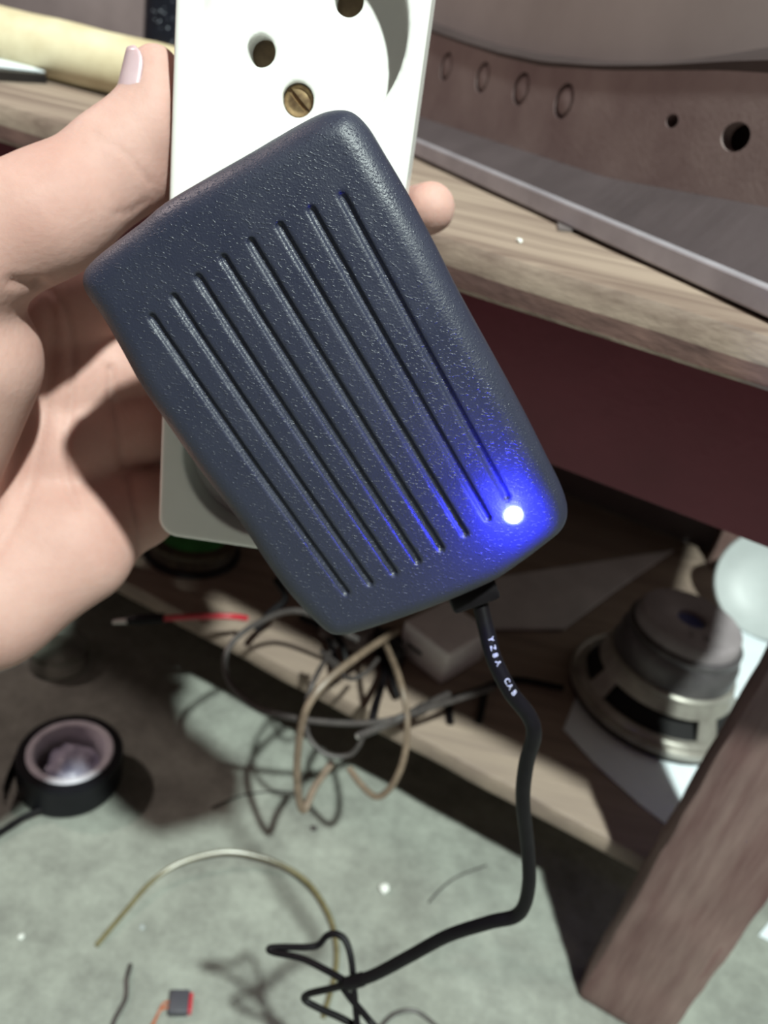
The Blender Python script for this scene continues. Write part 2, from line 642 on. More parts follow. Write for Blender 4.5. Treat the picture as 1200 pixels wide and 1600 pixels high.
def leg(b0, b1, n0, n1):
    nz = 40
    bm = bmesh.new()
    bmesh.ops.create_cube(bm, size=1.0)
    le = [e for e in bm.edges if abs(e.verts[0].co.z - e.verts[1].co.z) > 0.5]
    bmesh.ops.subdivide_edges(bm, edges=le, cuts=nz, use_grid_fill=True)
    zt = Z_TOPB - 0.0005
    for q in bm.verts:
        q.co = Vector(((b0 + b1) / 2 + (b1 - b0) * q.co.x, (n0 + n1) / 2 + (n1 - n0) * q.co.y, (q.co.z + 0.5) * zt))
    ed = [e for e in bm.edges if len(e.link_faces) == 2 and e.calc_face_angle(0) > 0.5]
    bmesh.ops.bevel(bm, geom=ed, offset=0.003, segments=2, profile=0.5, affect='EDGES')
    for q in bm.verts:
        k = 0.0011
        db = mnoise.noise(Vector((q.co.x * 30, q.co.y * 30, q.co.z * 55))) * k
        dn = mnoise.noise(Vector((q.co.x * 30 + 7, q.co.y * 30, q.co.z * 55))) * k
        q.co = Vector(W(q.co.x + db, q.co.y + dn, q.co.z))
    v, f = bm_mesh(bm)
    return mesh('leg', v, f, M['leg_wood'], bench, smooth=True)


B_LEG = bn(on_z(898, 1568, 0))[0]
B_LEGR = bn(on_n(1065, 1600, N_LEG))[0]
print('leg', B_LEG, B_LEGR)
leg(B_LEGR, B_LEG, N_LEG, N_LEG + 0.022)
leg(B_L - 0.09, B_L - 0.03, N_LEG - 0.0, N_LEG + 0.024)
leg(B_R + 0.01, B_R + 0.07, D_T - 0.04, D_T - 0.005)
leg(B_L - 0.09, B_L - 0.03, D_T - 0.04, D_T - 0.005)

# ------------------------------------------------------------------ power strip (near plane frame)
E1 = AX * 0.989 + AY * -0.1475
E1 = unit(E1)
E2 = AX * -0.137 + AY * -0.917 + AF * 0.375
E2 = unit(E2 - E1 * np.dot(E2, E1))
E3 = np.cross(E2, E1)
if np.dot(E3, AF) > 0:
    E3 = -E3
SW, ST = 0.049, 0.027


def strip_solve():
    d = 0.15
    for _ in range(60):
        o = P(272, 0, d)
        q = on_plane(675, 0, o, E3)
        wdt = np.dot(q - o, E1)
        d *= SW / wdt
    return P(272, 0, d)


SO = strip_solve()


def S(u, v, w_):
    return SO + E1 * u + E2 * v + E3 * w_


def uv(px, py, w_=0.0):
    q = on_plane(px, py, SO + E3 * w_, E3) - SO
    return float(np.dot(q, E1)), float(np.dot(q, E2))


def netS(name, Fv, org, h, m, parent):
    V, Q = surface_nets(Fv, org, h)
    Wd = SO[None, :] + V[:, :1] * E1 + V[:, 1:2] * E2 + V[:, 2:3] * E3
    return net_mesh(name, Wd, Q, m, parent)


strip = thing('power_strip', 'white plastic power strip with round sockets held upright in the hand', 'power strip', S(SW / 2, 0.05, -ST))
V_END = uv(330, 849)[1]
C_UP = uv(476, 40)
PIN = [uv(410, 82), uv(545, 0)]
SCR = uv(465, 156)
_a = np.array([uv(x, y) for x, y in ((277, 692), (300, 768), (350, 814), (393, 832))])
_m = np.c_[2 * _a, np.ones(len(_a))]
_s = np.linalg.lstsq(_m, (_a ** 2).sum(1), rcond=None)[0]
print('lower fit', _s[:2], math.sqrt(_s[2] + _s[0] ** 2 + _s[1] ** 2))
# radius is known: slide the centre down the strip axis to meet the arc
C_LOW = (C_UP[0], float(np.mean([q[1] - math.sqrt(max(0, 0.0198 ** 2 - (q[0] - C_UP[0]) ** 2)) for q in _a])))
print('low', C_LOW, C_UP)
V_TOP = C_UP[1] - (V_END - C_LOW[1])
print('strip', SO, 'vend', V_END, 'cup', C_UP, 'pins', PIN)


def strip_sdf():
    h = 0.0005
    org = np.array([-0.002, V_TOP - 0.002, -ST - 0.002])
    nx, ny, nz = int((SW + 0.004) / h), int((V_END - V_TOP + 0.004) / h), int((ST + 0.005) / h)
    u = (org[0] + np.arange(nx) * h)[:, None].astype(np.float32)
    v = (org[1] + np.arange(ny) * h)[None, :].astype(np.float32)
    z = (org[2] + np.arange(nz) * h)[None, None, :].astype(np.float32)
    rc = 0.0048
    qx = np.abs(u - SW / 2) - (SW / 2 - rc)
    qy = np.abs(v - (V_TOP + V_END) / 2) - ((V_END - V_TOP) / 2 - rc)
    d2 = np.minimum(np.maximum(qx, qy), 0) + np.sqrt(np.maximum(qx, 0) ** 2 + np.maximum(qy, 0) ** 2) - rc
    re = 0.0012
    a = d2[:, :, None] + re
    b = np.abs(z + ST / 2) - ST / 2 + re
    D = np.minimum(np.maximum(a, b), 0) + np.sqrt(np.maximum(a, 0) ** 2 + np.maximum(b, 0) ** 2) - re

    def cut(D, cu, cv, r, depth, k=0.0005):
        c2 = np.sqrt((u - cu) ** 2 + (v - cv) ** 2) - r
        cyl = np.maximum(c2[:, :, None], -(z + depth))
        cyl = np.where(z > 0.004, np.maximum(cyl, c2[:, :, None]), cyl)
        return -smin(-D, cyl, k)
    for c in (C_UP, C_LOW):
        D = cut(D, c[0], c[1], 0.0198, 0.0068)
    return D, org, h


# the recess floor sits 8.5 mm down: find pins and screw on that floor
PIN = [uv(410, 82, -0.0085), uv(545, 0, -0.0068)]
SCR = uv(465, 156, -0.0068)


def strip_full():
    D, org, h = strip_sdf()
    nx, ny, nz = D.shape
    u = (org[0] + np.arange(nx) * h)[:, None].astype(np.float32)
    v = (org[1] + np.arange(ny) * h)[None, :].astype(np.float32)
    z = (org[2] + np.arange(nz) * h)[None, None, :].astype(np.float32)
    for (cu, cv), r, dep in ((PIN[0], 0.0029, 0.019), (PIN[1], 0.0029, 0.019), (SCR, 0.0033, 0.0125)):
        c2 = np.sqrt((u - cu) ** 2 + (v - cv) ** 2) - r
        cyl = np.maximum(c2[:, :, None], -(z + dep))
        D = -smin(-D, cyl, 0.0004)
    netS('body', D, org, h, M['white_plastic'], strip)


strip_full()


def disc_vf(cu, cv, w0, w1, r, n=32, dome=0.0):
    prof = [(0, w0), (r, w0), (r, w1 - 0.0003), (r * 0.93, w1)] + ([(r * 0.6, w1 + dome * 0.7)] if dome else []) + [(0, w1 + dome)]
    return weld(lathe_vf(prof, S(cu, cv, 0), E3, E1, n))


# earthing screw with a slot
sv = disc_vf(SCR[0], SCR[1], -0.0120, -0.0084, 0.00315, dome=0.0005)
sd = unit(E1 * 0.75 + E2 * 0.66)
sx = np.cross(E3, sd)
slot = box_vf(S(SCR[0], SCR[1], -0.0078), (sd, sx, E3), (0.004, 0.00045, 0.0008))
sv = boolean_vf(sv, slot)
o = mesh('screw', *sv, M['brass'], strip, smooth=True); o['label'] = 'tarnished brass slotted screw in the socket'
for i, pc in enumerate(PIN):
    vf = join_vf(box_vf(S(pc[0] - 0.0013, pc[1] + 0.0004, -0.0160), (E1, E2, E3), (0.0005, 0.0024, 0.003), 0.0002),
                 box_vf(S(pc[0] + 0.0013, pc[1] + 0.0004, -0.0160), (E1, E2, E3), (0.0005, 0.0024, 0.003), 0.0002))
    vf = join_vf(vf, weld(lathe_vf([(0, -.0135), (.0029, -.0135), (.0029, -.0128), (0, -.0128)], S(pc[0], pc[1], 0), E3, E1, 20)))
    o = mesh('contact', *vf, M['contact'], strip)

# ------------------------------------------------------------------ power adapter
WO, WF = 0.022, 0.0305         # outline plane, front plane
OUT = [(136, 442), (139, 420), (155, 402), (180, 382), (230, 345), (265, 316), (340, 272), (400, 238), (450, 208), (490, 186),
       (515, 176), (540, 174), (558, 181), (576, 200), (600, 240), (640, 308), (680, 383), (720, 462), (770, 553), (820, 645),
       (860, 725), (878, 762), (886, 795), (878, 822), (850, 846), (800, 882), (765, 903), (700, 930), (640, 952), (580, 972),
       (545, 981), (518, 979), (492, 957), (455, 915), (420, 866), (380, 803), (320, 725), (270, 655), (230, 598), (200, 545),
       (170, 495), (148, 466)]
GR0 = [(237, 497), (272, 465), (310, 434), (350, 404), (393, 378), (438, 353), (487, 328), (535, 307)]
GR1 = [(540, 927), (577, 912), (615, 896), (652, 878), (688, 858), (726, 836), (762, 812), (792, 778)]
out_uv = np.array([uv(x, y, WO) for x, y in OUT])
ad_c = out_uv.mean(0)
adapter = thing('power_adapter', 'black ribbed power adapter with glowing blue light plugged into the white strip', 'power adapter', S(ad_c[0], ad_c[1], 0.0))


def adapter_sdf():
    h = 0.00036
    lo, hi = out_uv.min(0) - 0.002, out_uv.max(0) + 0.002
    org = np.array([lo[0], lo[1], 0.001])
    nx, ny, nz = int((hi[0] - lo[0]) / h), int((hi[1] - lo[1]) / h), int(0.033 / h)
    u = (org[0] + np.arange(nx) * h)
    v = (org[1] + np.arange(ny) * h)
    z = (org[2] + np.arange(nz) * h)[None, None, :].astype(np.float32)
    poly = np.array([p[:2] for p in catmull([np.array([a, b, 0]) for a, b in out_uv], 3, closed=True)])
    U, Vv = np.meshgrid(u, v, indexing='ij')
    d = np.full(U.shape, 1e9); wn = np.zeros(U.shape, bool)
    n = len(poly)
    for i in range(n):
        a, b = poly[i], poly[(i + 1) % n]
        e = b - a
        t = np.clip(((U - a[0]) * e[0] + (Vv - a[1]) * e[1]) / (e @ e), 0, 1)
        d = np.minimum(d, (U - a[0] - t * e[0]) ** 2 + (Vv - a[1] - t * e[1]) ** 2)
        c = ((a[1] > Vv) != (b[1] > Vv))
        xi = (b[0] - a[0]) * (Vv - a[1]) / (b[1] - a[1] + 1e-15) + a[0]
        wn ^= c & (U < xi)
    d2 = np.where(wn, -np.sqrt(d), np.sqrt(d)).astype(np.float32)
    # domed front, deeper towards the rim
    cu, cv = ad_c
    dome = (((U - cu) ** 2 * 1.2 + (Vv - cv) ** 2 * 0.7) * 0.9).astype(np.float32)
    dome = np.minimum(dome, 0.004)
    rf, rb = 0.0052, 0.002
    a = d2[:, :, None]
    front = z - (WF - dome)[:, :, None]
    k = a + rf
    q = front + rf
    D = np.minimum(np.maximum(k, q), 0) + np.sqrt(np.maximum(k, 0) ** 2 + np.maximum(q, 0) ** 2) - rf
    # back half tapers in a little, with a parting step
    back = -(z - 0.0035)
    taper = a + np.clip(0.018 - z, 0, 1) * 0.16 + np.where(z < 0.0172, 0.00035, 0)
    k = taper + rb; q = back + rb
    D2 = np.minimum(np.maximum(k, q), 0) + np.sqrt(np.maximum(k, 0) ** 2 + np.maximum(q, 0) ** 2) - rb
    D = np.maximum(D, D2)
    for g0, g1 in zip(GR0, GR1):
        p, r = np.array(uv(*g0, WF - 0.001)), np.array(uv(*g1, WF - 0.001))
        e = r - p
        t = np.clip(((U - p[0]) * e[0] + (Vv - p[1]) * e[1]) / (e @ e), 0, 1)
        gd = np.sqrt((U - p[0] - t * e[0]) ** 2 + (Vv - p[1] - t * e[1]) ** 2).astype(np.float32)
        zz = front + 0.0001
        gcap = np.sqrt(gd[:, :, None] ** 2 + zz ** 2) - 0.00078
        D = -smin(-D, gcap, 0.00035)
    lc = uv(803, 807, WF - 0.0015)
    ld = (np.sqrt((U - lc[0]) ** 2 + (Vv - lc[1]) ** 2) - 0.0017).astype(np.float32)
    D = -smin(-D, np.maximum(ld[:, :, None], -(z - (WF - 0.006))), 0.0003)
    return D, org, h, dome, (u, v)


D, org, h, dome, (gu, gv) = adapter_sdf()
netS('body', D, org, h, M['adapter'], adapter)
del D
lc = uv(803, 807, WF - 0.0015)
iu, iv = int((lc[0] - gu[0]) / h), int((lc[1] - gv[0]) / h)
w_led = WF - float(dome[iu, iv])
M['led'] = mat('blue_led', (0.6, 0.7, 1.0), None, 50, 0.3, emit=(0.05, 0.10, 1.0), estr=60.0)
M['led'].node_tree.nodes['Principled BSDF'].inputs['Emission Color'].default_value = (0.35, 0.42, 1.0, 1)
prof = [(0, -0.004), (0.0015, -0.004), (0.0015, 0.0002), (0.00135, 0.0008), (0.0009, 0.00125), (0, 0.0014)]
o = mesh('indicator_light', *weld(lathe_vf(prof, S(lc[0], lc[1], w_led), E3, E1, 24)), M['led'], adapter, smooth=True)
o['label'] = 'glowing blue indicator light'
lamp('indicator_glow', S(lc[0] + 0.0006, lc[1] + 0.0004, w_led + 0.0052).tolist(), 0.10, (0.02, 0.025, 1.0), 0.0015)

# plug on the back, into the lower socket
vf = weld(lathe_vf([(0, 0.004), (0.0125, 0.004), (0.0125, -0.0060), (0.0120, -0.0066), (0, -0.0066)], S(C_LOW[0] + 0.002, C_LOW[1] - 0.003, 0), E3, E1, 40))
mesh('plug_base', *vf, M['dark'], adapter, smooth=True)
# strain relief and cable
c0 = P(738, 926, 0.180)
cdir = unit(P(760, 985, 0.181) - P(732, 905, 0.179))
cx = unit(np.cross(cdir, AF)); cy = np.cross(cdir, cx)
vf = box_vf(c0, (cx, cy, cdir), (0.0056, 0.0032, 0.0028), 0.0010)
vf2 = box_vf(c0 - cdir * 0.0055, (cx, cy, cdir), (0.0044, 0.0026, 0.004), 0.0008)
mesh('strain_relief', *join_vf(vf, vf2), M['black_wire'], adapter, smooth=True)
cab = [P(750, 942, 0.182), P(760, 985, 0.182), P(772, 1030, 0.182), P(797, 1080, 0.183), P(826, 1118, 0.185), P(834, 1148, 0.187),
       P(822, 1195, 0.193), P(817, 1250, 0.199), P(824, 1320, 0.207), P(826, 1385, 0.213), P(810, 1428, 0.219), P(765, 1441, 0.223),
       P(700, 1462, 0.231), P(640, 1494, 0.239), P(585, 1523, 0.247), P(543, 1537, 0.253)]
cable_o = mesh('cable', *tube_vf(cab, [0.00188] * 2, 14, 8), M['black_wire'], adapter, smooth=True)
mesh('cable_collar', *tube_vf([P(566, 1530, 0.250), P(543, 1537, 0.253)], 0.0022, 12, 3), M['black_wire'], adapter, smooth=True)
wa = [P(545, 1537, 0.253), P(515, 1545, 0.259), P(482, 1553, 0.265), P(476, 1562, 0.267), P(500, 1576, 0.266), P(545, 1597, 0.264), P(620, 1645, 0.261), P(690, 1740, 0.293), on_z(720, 1900, .0015)]
wb = [P(545, 1536, 0.254), P(508, 1515, 0.258), P(470, 1497, 0.263), P(428, 1488, 0.268), P(421, 1482, 0.269), P(440, 1480, 0.269),
      P(480, 1480, 0.268), P(498, 1476, 0.268), P(510, 1463, 0.267), P(524, 1459, 0.266), P(540, 1470, 0.265), P(549, 1500, 0.263), P(553, 1545, 0.261), P(558, 1600, 0.259), P(562, 1660, 0.261), P(600, 1760, 0.293), on_z(660, 1900, .0015)]
wc = [P(530, 1535, 0.257), P(548, 1560, 0.258), P(575, 1592, 0.259), P(620, 1650, 0.259), P(660, 1750, 0.293), on_z(690, 1910, .0015)]
for q in (wa, wb, wc):
    mesh('inner_wire', *tube_vf(q, 0.00115, 10, 8), M['black_wire'], adapter, smooth=True)
# printed lettering along the cable
cc = catmull(cab, 24)
cc = np.array(cc)
arc = np.concatenate([[0], np.cumsum(np.linalg.norm(np.diff(cc, axis=0), axis=1))])
pxs = lambda p: (600 + F_PX * np.dot(p - CAM, AX) / np.dot(p - CAM, AF), 800 - F_PX * np.dot(p - CAM, AY) / np.dot(p - CAM, AF))
tv = []
ypos = np.array([pxs(p)[1] for p in cc[:24 * 5]])
for ch, yy in zip('YZ8A', (998, 1010, 1022, 1034)):
    i = int(np.argmin(abs(ypos - yy)))
    tv.append((ch, i))
for ch, yy in zip('CAB', (1061, 1071, 1080)):
    i = int(np.argmin(abs(ypos - yy)))
    tv.append((ch, i))
parts = []
for ch, i in tv:
    p = cc[i]; t = unit(cc[i + 1] - cc[i - 1])
    vw = unit(CAM - p); vw = unit(vw - t * np.dot(vw, t))
    sidev = np.cross(vw, t)                  # letter up direction across the cable
    V, Fc = text_vf(ch, 0.0019)
    R = 0.00188 + 0.00004
    VV = []
    for q in V:
        ang = (q[1] + 0.0003 * 0) / R + 0.30 * (1 if np.dot(sidev, AX) > 0 else -1)
        VV.append(p + t * q[0] + (vw * math.cos(ang) + sidev * math.sin(ang)) * R)
    parts.append((VV, Fc))
mesh('printed_lettering', *join_vf(*parts), M['ink'], cable_o)['label'] = 'white print on the black cable'

# ------------------------------------------------------------------ hand
def build_hand():
    def C(px, py, d):                     # camera space coordinates
        return np.array([(px - 600) / F_PX * d, (800 - py) / F_PX * d, d])
    mm = 0.001
    palm = [  # (a, ra, b, rb)
        (C(-60, 395, .160), 13.0, C(70, 338, .162), 11.2),            # thumb proximal
        (C(-220, 520, .172), 17.0, C(-60, 395, .160), 13.5),          # thumb metacarpal
        (C(-220, 520, .174), 16.0, C(-340, 720, .190), 19.0),
        (C(-62, 560, .172), 17.0, C(-140, 760, .182), 17.0),          # thenar
        (C(-240, 660, .195), 13.0, C(95, 490, .204), 10.0),
        (C(-260, 760, .200), 13.0, C(110, 595, .209), 10.5),
        (C(-280, 850, .200), 14.0, C(115, 705, .210), 11.0),
        (C(-300, 930, .198), 15.0, C(95, 835, .206), 12.0),
        (C(-260, 1000, .195), 16.0, C(-20, 945, .199), 15.0),         # hypothenar
        (C(-20, 945, .199), 14.0, C(130, 868, .206), 12.5),
        (C(-330, 800, .198), 20.0, C(-620, 960, .205), 24.0),         # wrist
        (C(-320, 900, .200), 20.0, C(-620, 1000, .205), 24.0),
        (C(-620, 980, .205), 25.0, C(-1500, 1350, .25), 36.0),        # forearm
    ]
    thumb = [
        (C(60, 342, .161), 11.4, C(188, 240, .166), 8.6),
        (C(188, 240, .166), 8.6, C(238, 180, .166), 6.6),
        (C(238, 190, .166), 6.8, C(243, 112, .164), 5.3),
        (C(120, 318, .163), 8.5, C(235, 275, .172), 6.0),
    ]
    fing = [
        [(C(95, 490, .204), 10.0), (C(225, 455, .209), 8.8), (C(340, 425, .222), 8.2), (C(480, 385, .224), 7.4), (C(595, 350, .214), 6.9), (C(672, 325, .192), 6.2)],
        [(C(110, 595, .209), 10.4), (C(225, 568, .214), 9.2), (C(345, 530, .228), 8.4), (C(480, 510, .230), 7.6), (C(560, 500, .222), 7.0)],
        [(C(115, 705, .210), 10.6), (C(225, 670, .216), 9.3), (C(340, 635, .231), 8.2), (C(470, 620, .233), 7.4), (C(540, 610, .228), 6.8)],
        [(C(95, 835, .206), 11.6), (C(215, 798, .214), 10.0), (C(310, 745, .232), 7.4), (C(420, 725, .236), 6.6), (C(480, 720, .232), 6.0)],
    ]
    h = 0.0011
    allp = []
    for a, ra, b, rb in palm + thumb:
        allp += [(a, ra), (b, rb)]
    for q in fing:
        allp += q
    lo = np.min([p - r * mm for p, r in allp], 0) - 0.006
    hi = np.max([p + r * mm for p, r in allp], 0) + 0.006
    n = np.ceil((hi - lo) / h).astype(int)
    gx = [lo[i] + np.arange(n[i]) * h for i in range(3)]

    def field():
        return np.full(n, 0.02, np.float32)

    def cone(Fd, a, ra, b, rb, k, mode='smin'):
        ra, rb = ra * mm, rb * mm
        mg = 0.012 + k
        l = np.maximum(((np.minimum(a - ra, b - rb) - mg - lo) / h).astype(int), 0)
        u = np.minimum(((np.maximum(a + ra, b + rb) + mg - lo) / h).astype(int) + 1, n)
        sl = tuple(slice(l[i], u[i]) for i in range(3))
        X = gx[0][sl[0]][:, None, None] - a[0]
        Y = gx[1][sl[1]][None, :, None] - a[1]
        Z = gx[2][sl[2]][None, None, :] - a[2]
        e = b - a
        t = np.clip((X * e[0] + Y * e[1] + Z * e[2]) / (e @ e), 0, 1)
        d = np.sqrt((X - t * e[0]) ** 2 + (Y - t * e[1]) ** 2 + (Z - t * e[2]) ** 2) - (ra + (rb - ra) * t)
        Fd[sl] = smin(Fd[sl], d, k)

    A = field()
    for q in palm[2:]:
        cone(A, *q, 0.010)
    T = field()
    for q in palm[:2] + thumb:
        cone(T, *q, 0.0055)
    G = field()
    for fg in fing:
        g = field()
        for i in range(len(fg) - 1):
            cone(g, fg[i][0], fg[i][1], fg[i + 1][0], fg[i + 1][1], 0.003)
        G = smin(G, g, 0.0012)
    A = smin(A, G, 0.006)
    A = smin(A, T, 0.006)
    GX, GY, GZ = (gx[0][:, None, None], gx[1][None, :, None], gx[2][None, None, :])
    so = SO - CAM
    soc = np.array([so @ AX, so @ AY, so @ AF])
    def loc(e):
        ec = np.array([e @ AX, e @ AY, e @ AF])
        return ((GX - soc[0]) * ec[0] + (GY - soc[1]) * ec[1] + (GZ - soc[2]) * ec[2]).astype(np.float32)
    bx = np.maximum(np.abs(loc(E1) - SW / 2) - SW / 2, np.abs(loc(E3) + ST / 2) - ST / 2)
    bx = np.maximum(bx, np.abs(loc(E2) - (V_TOP + V_END) / 2) - (V_END - V_TOP) / 2)
    A = np.maximum(A, 0.0006 - bx)
    del bx
    V, Q = surface_nets(A, lo, h)
    # relax the surface a little
    nb = np.zeros_like(V); ct = np.zeros(len(V))
    E = np.concatenate([Q[:, [0, 1]], Q[:, [1, 2]], Q[:, [2, 3]], Q[:, [3, 0]]])
    for _ in range(3):
        nb[:] = 0; ct[:] = 0
        for a, b in ((0, 1), (1, 0)):
            np.add.at(nb, E[:, a], V[E[:, b]]); np.add.at(ct, E[:, a], 1)
        V = V * 0.5 + 0.5 * nb / np.maximum(ct, 1)[:, None]
    # normals
    fn = np.cross(V[Q[:, 2]] - V[Q[:, 0]], V[Q[:, 3]] - V[Q[:, 1]])
    vn = np.zeros_like(V)
    for i in range(4):
        np.add.at(vn, Q[:, i], fn)
    vn /= np.linalg.norm(vn, axis=1)[:, None] + 1e-12
    # skin creases pressed into the flesh
    px = 600 + F_PX * V[:, 0] / V[:, 2]
    py = 800 - F_PX * V[:, 1] / V[:, 2]
    toward = -(vn * V).sum(1) / np.linalg.norm(V, axis=1)
    creases = [([(60, 440), (95, 470), (112, 530), (112, 620), (100, 720), (118, 790)], 6, 0.9),
               ([(172, 575), (178, 650), (195, 740), (215, 830), (222, 885)], 5, 1.0),
               ([(20, 440), (70, 455), (82, 520), (70, 640), (30, 800), (-40, 900)], 9, 0.7),
               ([(150, 215), (190, 235), (235, 285)], 5, 0.25),
               ([(180, 335), (205, 330), (225, 315)], 4, 0.3)]
    for pl, wd, dep in creases:
        pl = np.array(catmull([np.array([x, y, 0.]) for x, y in pl], 6))[:, :2]
        dm = np.full(len(V), 1e9)
        for a, b in zip(pl[:-1], pl[1:]):
            e = b - a
            t = np.clip(((px - a[0]) * e[0] + (py - a[1]) * e[1]) / (e @ e + 1e-9), 0, 1)
            dm = np.minimum(dm, np.hypot(px - a[0] - t * e[0], py - a[1] - t * e[1]))
        amt = np.exp(-(dm / wd) ** 2) * dep * mm * np.clip(toward * 2, 0, 1) * (V[:, 2] < 0.235)
        V -= vn * amt[:, None]
    Wd = CAM[None, :] + V[:, :1] * AX + V[:, 1:2] * AY + V[:, 2:3] * AF
    o = net_mesh('person', Wd, Q, M['skin'], None, origin=CAM + AX * (-0.10) + AY * (-0.02) + AF * 0.2)
    tag(o, "bare left hand gripping a white power strip with thumb up along its side", 'person')
    # thumbnail, seen edge on
    return o


hand = build_hand()


def thumbnail():
    # curved plate on the back (left) of the thumb tip
    c0 = P(227, 196, 0.1655); c1 = P(243, 92, 0.1635)
    ax = unit(c1 - c0)
    left = unit(-AX * 0.80 - AF * 0.55)
    left = unit(left - ax * np.dot(left, ax))
    sdv = np.cross(ax, left)
    V, Fc = [], []
    nu, nv = 14, 12
    L = np.linalg.norm(c1 - c0)
    for k in range(2):
        for i in range(nu):
            t = i / (nu - 1)
            wid = 0.95 * math.sqrt(max(0.02, 1 - (abs(t - 0.5) * 1.85) ** 4))
            r = 0.0070 - 0.0012 * t - 0.0004 * k + 0.0001
            for j in range(nv):
                an = (j / (nv - 1) - 0.5) * 2 * wid
                V.append(c0 + ax * (t * L) + (left * math.cos(an) + sdv * math.sin(an)) * r)
    for k in range(2):
        for i in range(nu - 1):
            for j in range(nv - 1):
                q = k * nu * nv + i * nv + j
                Fc.append((q, q + 1, q + nv + 1, q + nv))
    B = nu * nv
    ring = [i * nv for i in range(nu)] + [(nu - 1) * nv + j for j in range(1, nv)] + [i * nv + nv - 1 for i in range(nu - 2, -1, -1)] + [j for j in range(nv - 2, 0, -1)]
    for i in range(len(ring)):
        a, b = ring[i], ring[(i + 1) % len(ring)]
        Fc.append((a, b, b + B, a + B))
    o = mesh('thumbnail', V, Fc, M['nail'], hand, smooth='all')
    o['label'] = 'pale mauve thumbnail seen edge on'


thumbnail()

# ------------------------------------------------------------------ television on the bench
ZR = Z_TOP + 0.0016
TA, TB = on_z(650, 240, ZR), on_z(1200, 490, ZR)
TD = unit(TB - TA)
TM = np.array([TD[1], -TD[0], 0])
if np.dot(TM, TA - CAM) > 0:
    TM = -TM
FO = TA - TM * 0.016                  # face plane origin
UB = np.dot(TB - TA, TD)


def tvp(u, v, m=0.0):
    return FO + TD * u + ZV * v + TM * m


def tvuv(px, py, m=0.0):
    q = on_plane(px, py, FO + TM * m, TM) - FO
    return float(np.dot(q, TD)), float(q[2])


tv = thing('television', 'old grimy grey television front with round buttons lying on the bench', 'television', TA * 0.5 + TB * 0.5 - TM * 0.05 + ZV * (Z_TOP - ZR))
U0, U1 = -0.12, UB + 0.012
low = [tvuv(650, 182), tvuv(950, 280), tvuv(1200, 326)]
pu = [q[0] for q in low]; pv = [q[1] for q in low]
lowf = lambda u: float(np.interp(u, [U0] + pu + [U1], [pv[0] - (pu[0] - U0) * 0.02] + pv + [pv[2] + 0.001]))
cl = [tvuv(x, y) for x, y in ((676, 52), (720, 68), (780, 88), (850, 104), (950, 110), (1050, 110), (1130, 110), (1200, 114))]
chh = [tvuv(x, y, -0.006) for x, y in ((676, 36), (720, 53), (780, 71), (850, 85), (950, 97), (1050, 96), (1130, 86), (1200, 74))]
print('tv', TA, TB, UB, 'low', low, 'curve', cl, chh)


def curve_ext(c):
    us = [q[0] for q in c]; vs = [q[1] for q in c]
    s0 = (vs[1] - vs[0]) / (us[1] - us[0]); s1 = (vs[-1] - vs[-2]) / (us[-1] - us[-2])
    us = [U0] + us + [U1]
    vs = [vs[0] + s0 * (U0 - us[1]), *vs, vs[-1] + s1 * (U1 - us[-2])]
    return lambda u: float(np.interp(u, us, vs))


cfl, cfh = curve_ext(cl), curve_ext(chh)
NU = 60
uu = np.linspace(U0, U1, NU)
# face plate: closed slab between lower boundary and lip curve
V, Fc = [], []
for u in uu:
    for (vv, m_) in ((lowf(u), 0.0), (cfl(u), 0.0), (cfl(u), -0.004), (lowf(u), -0.004)):
        V.append(tvp(u, vv, m_))
for i in range(NU - 1):
    for j in range(4):
        Fc.append((i * 4 + j, i * 4 + (j + 1) % 4, (i + 1) * 4 + (j + 1) % 4, (i + 1) * 4 + j))
Fc.append([0, 1, 2, 3]); Fc.append([(NU - 1) * 4 + j for j in range(4)])
cut = []
BT = [tvuv(x, y) for x, y in ((697, 104), (754, 121), (814, 139), (881, 158))]
for u, v_ in BT:
    cut.append(weld(lathe_vf([(0, -0.01), (0.0064, -0.01), (0.0064, 0.01), (0, 0.01)], tvp(u, v_), TM, TD, 24)))
def oval(vf, c, k_):
    c = np.asarray(c)
    return [np.asarray(p) + TD * (np.dot(np.asarray(p) - c, TD) * (k_ - 1)) for p in vf[0]], vf[1]


for (x, y), r in (((1050, 189), 0.0021), ((1149, 214), 0.0041)):
    u, v_ = tvuv(x, y)
    cut.append(oval(weld(lathe_vf([(0, -0.01), (r, -0.01), (r, 0.01), (0, 0.01)], tvp(u, v_), TM, TD, 24)), tvp(u, v_), 1.45))
vf = boolean_vf((V, Fc), join_vf(*cut))
mesh('bezel', *vf, M['tv_plastic'], tv)
for u, v_ in BT:
    prof = [(0, -0.012), (0.0053, -0.012), (0.0053, -0.0012), (0.0045, -0.0002), (0.002, 0.0001), (0, 0.0002)]
    mesh('button', *weld(lathe_vf(prof, tvp(u, v_), TM, TD, 20)), M['tv_plastic'], tv, smooth=True)
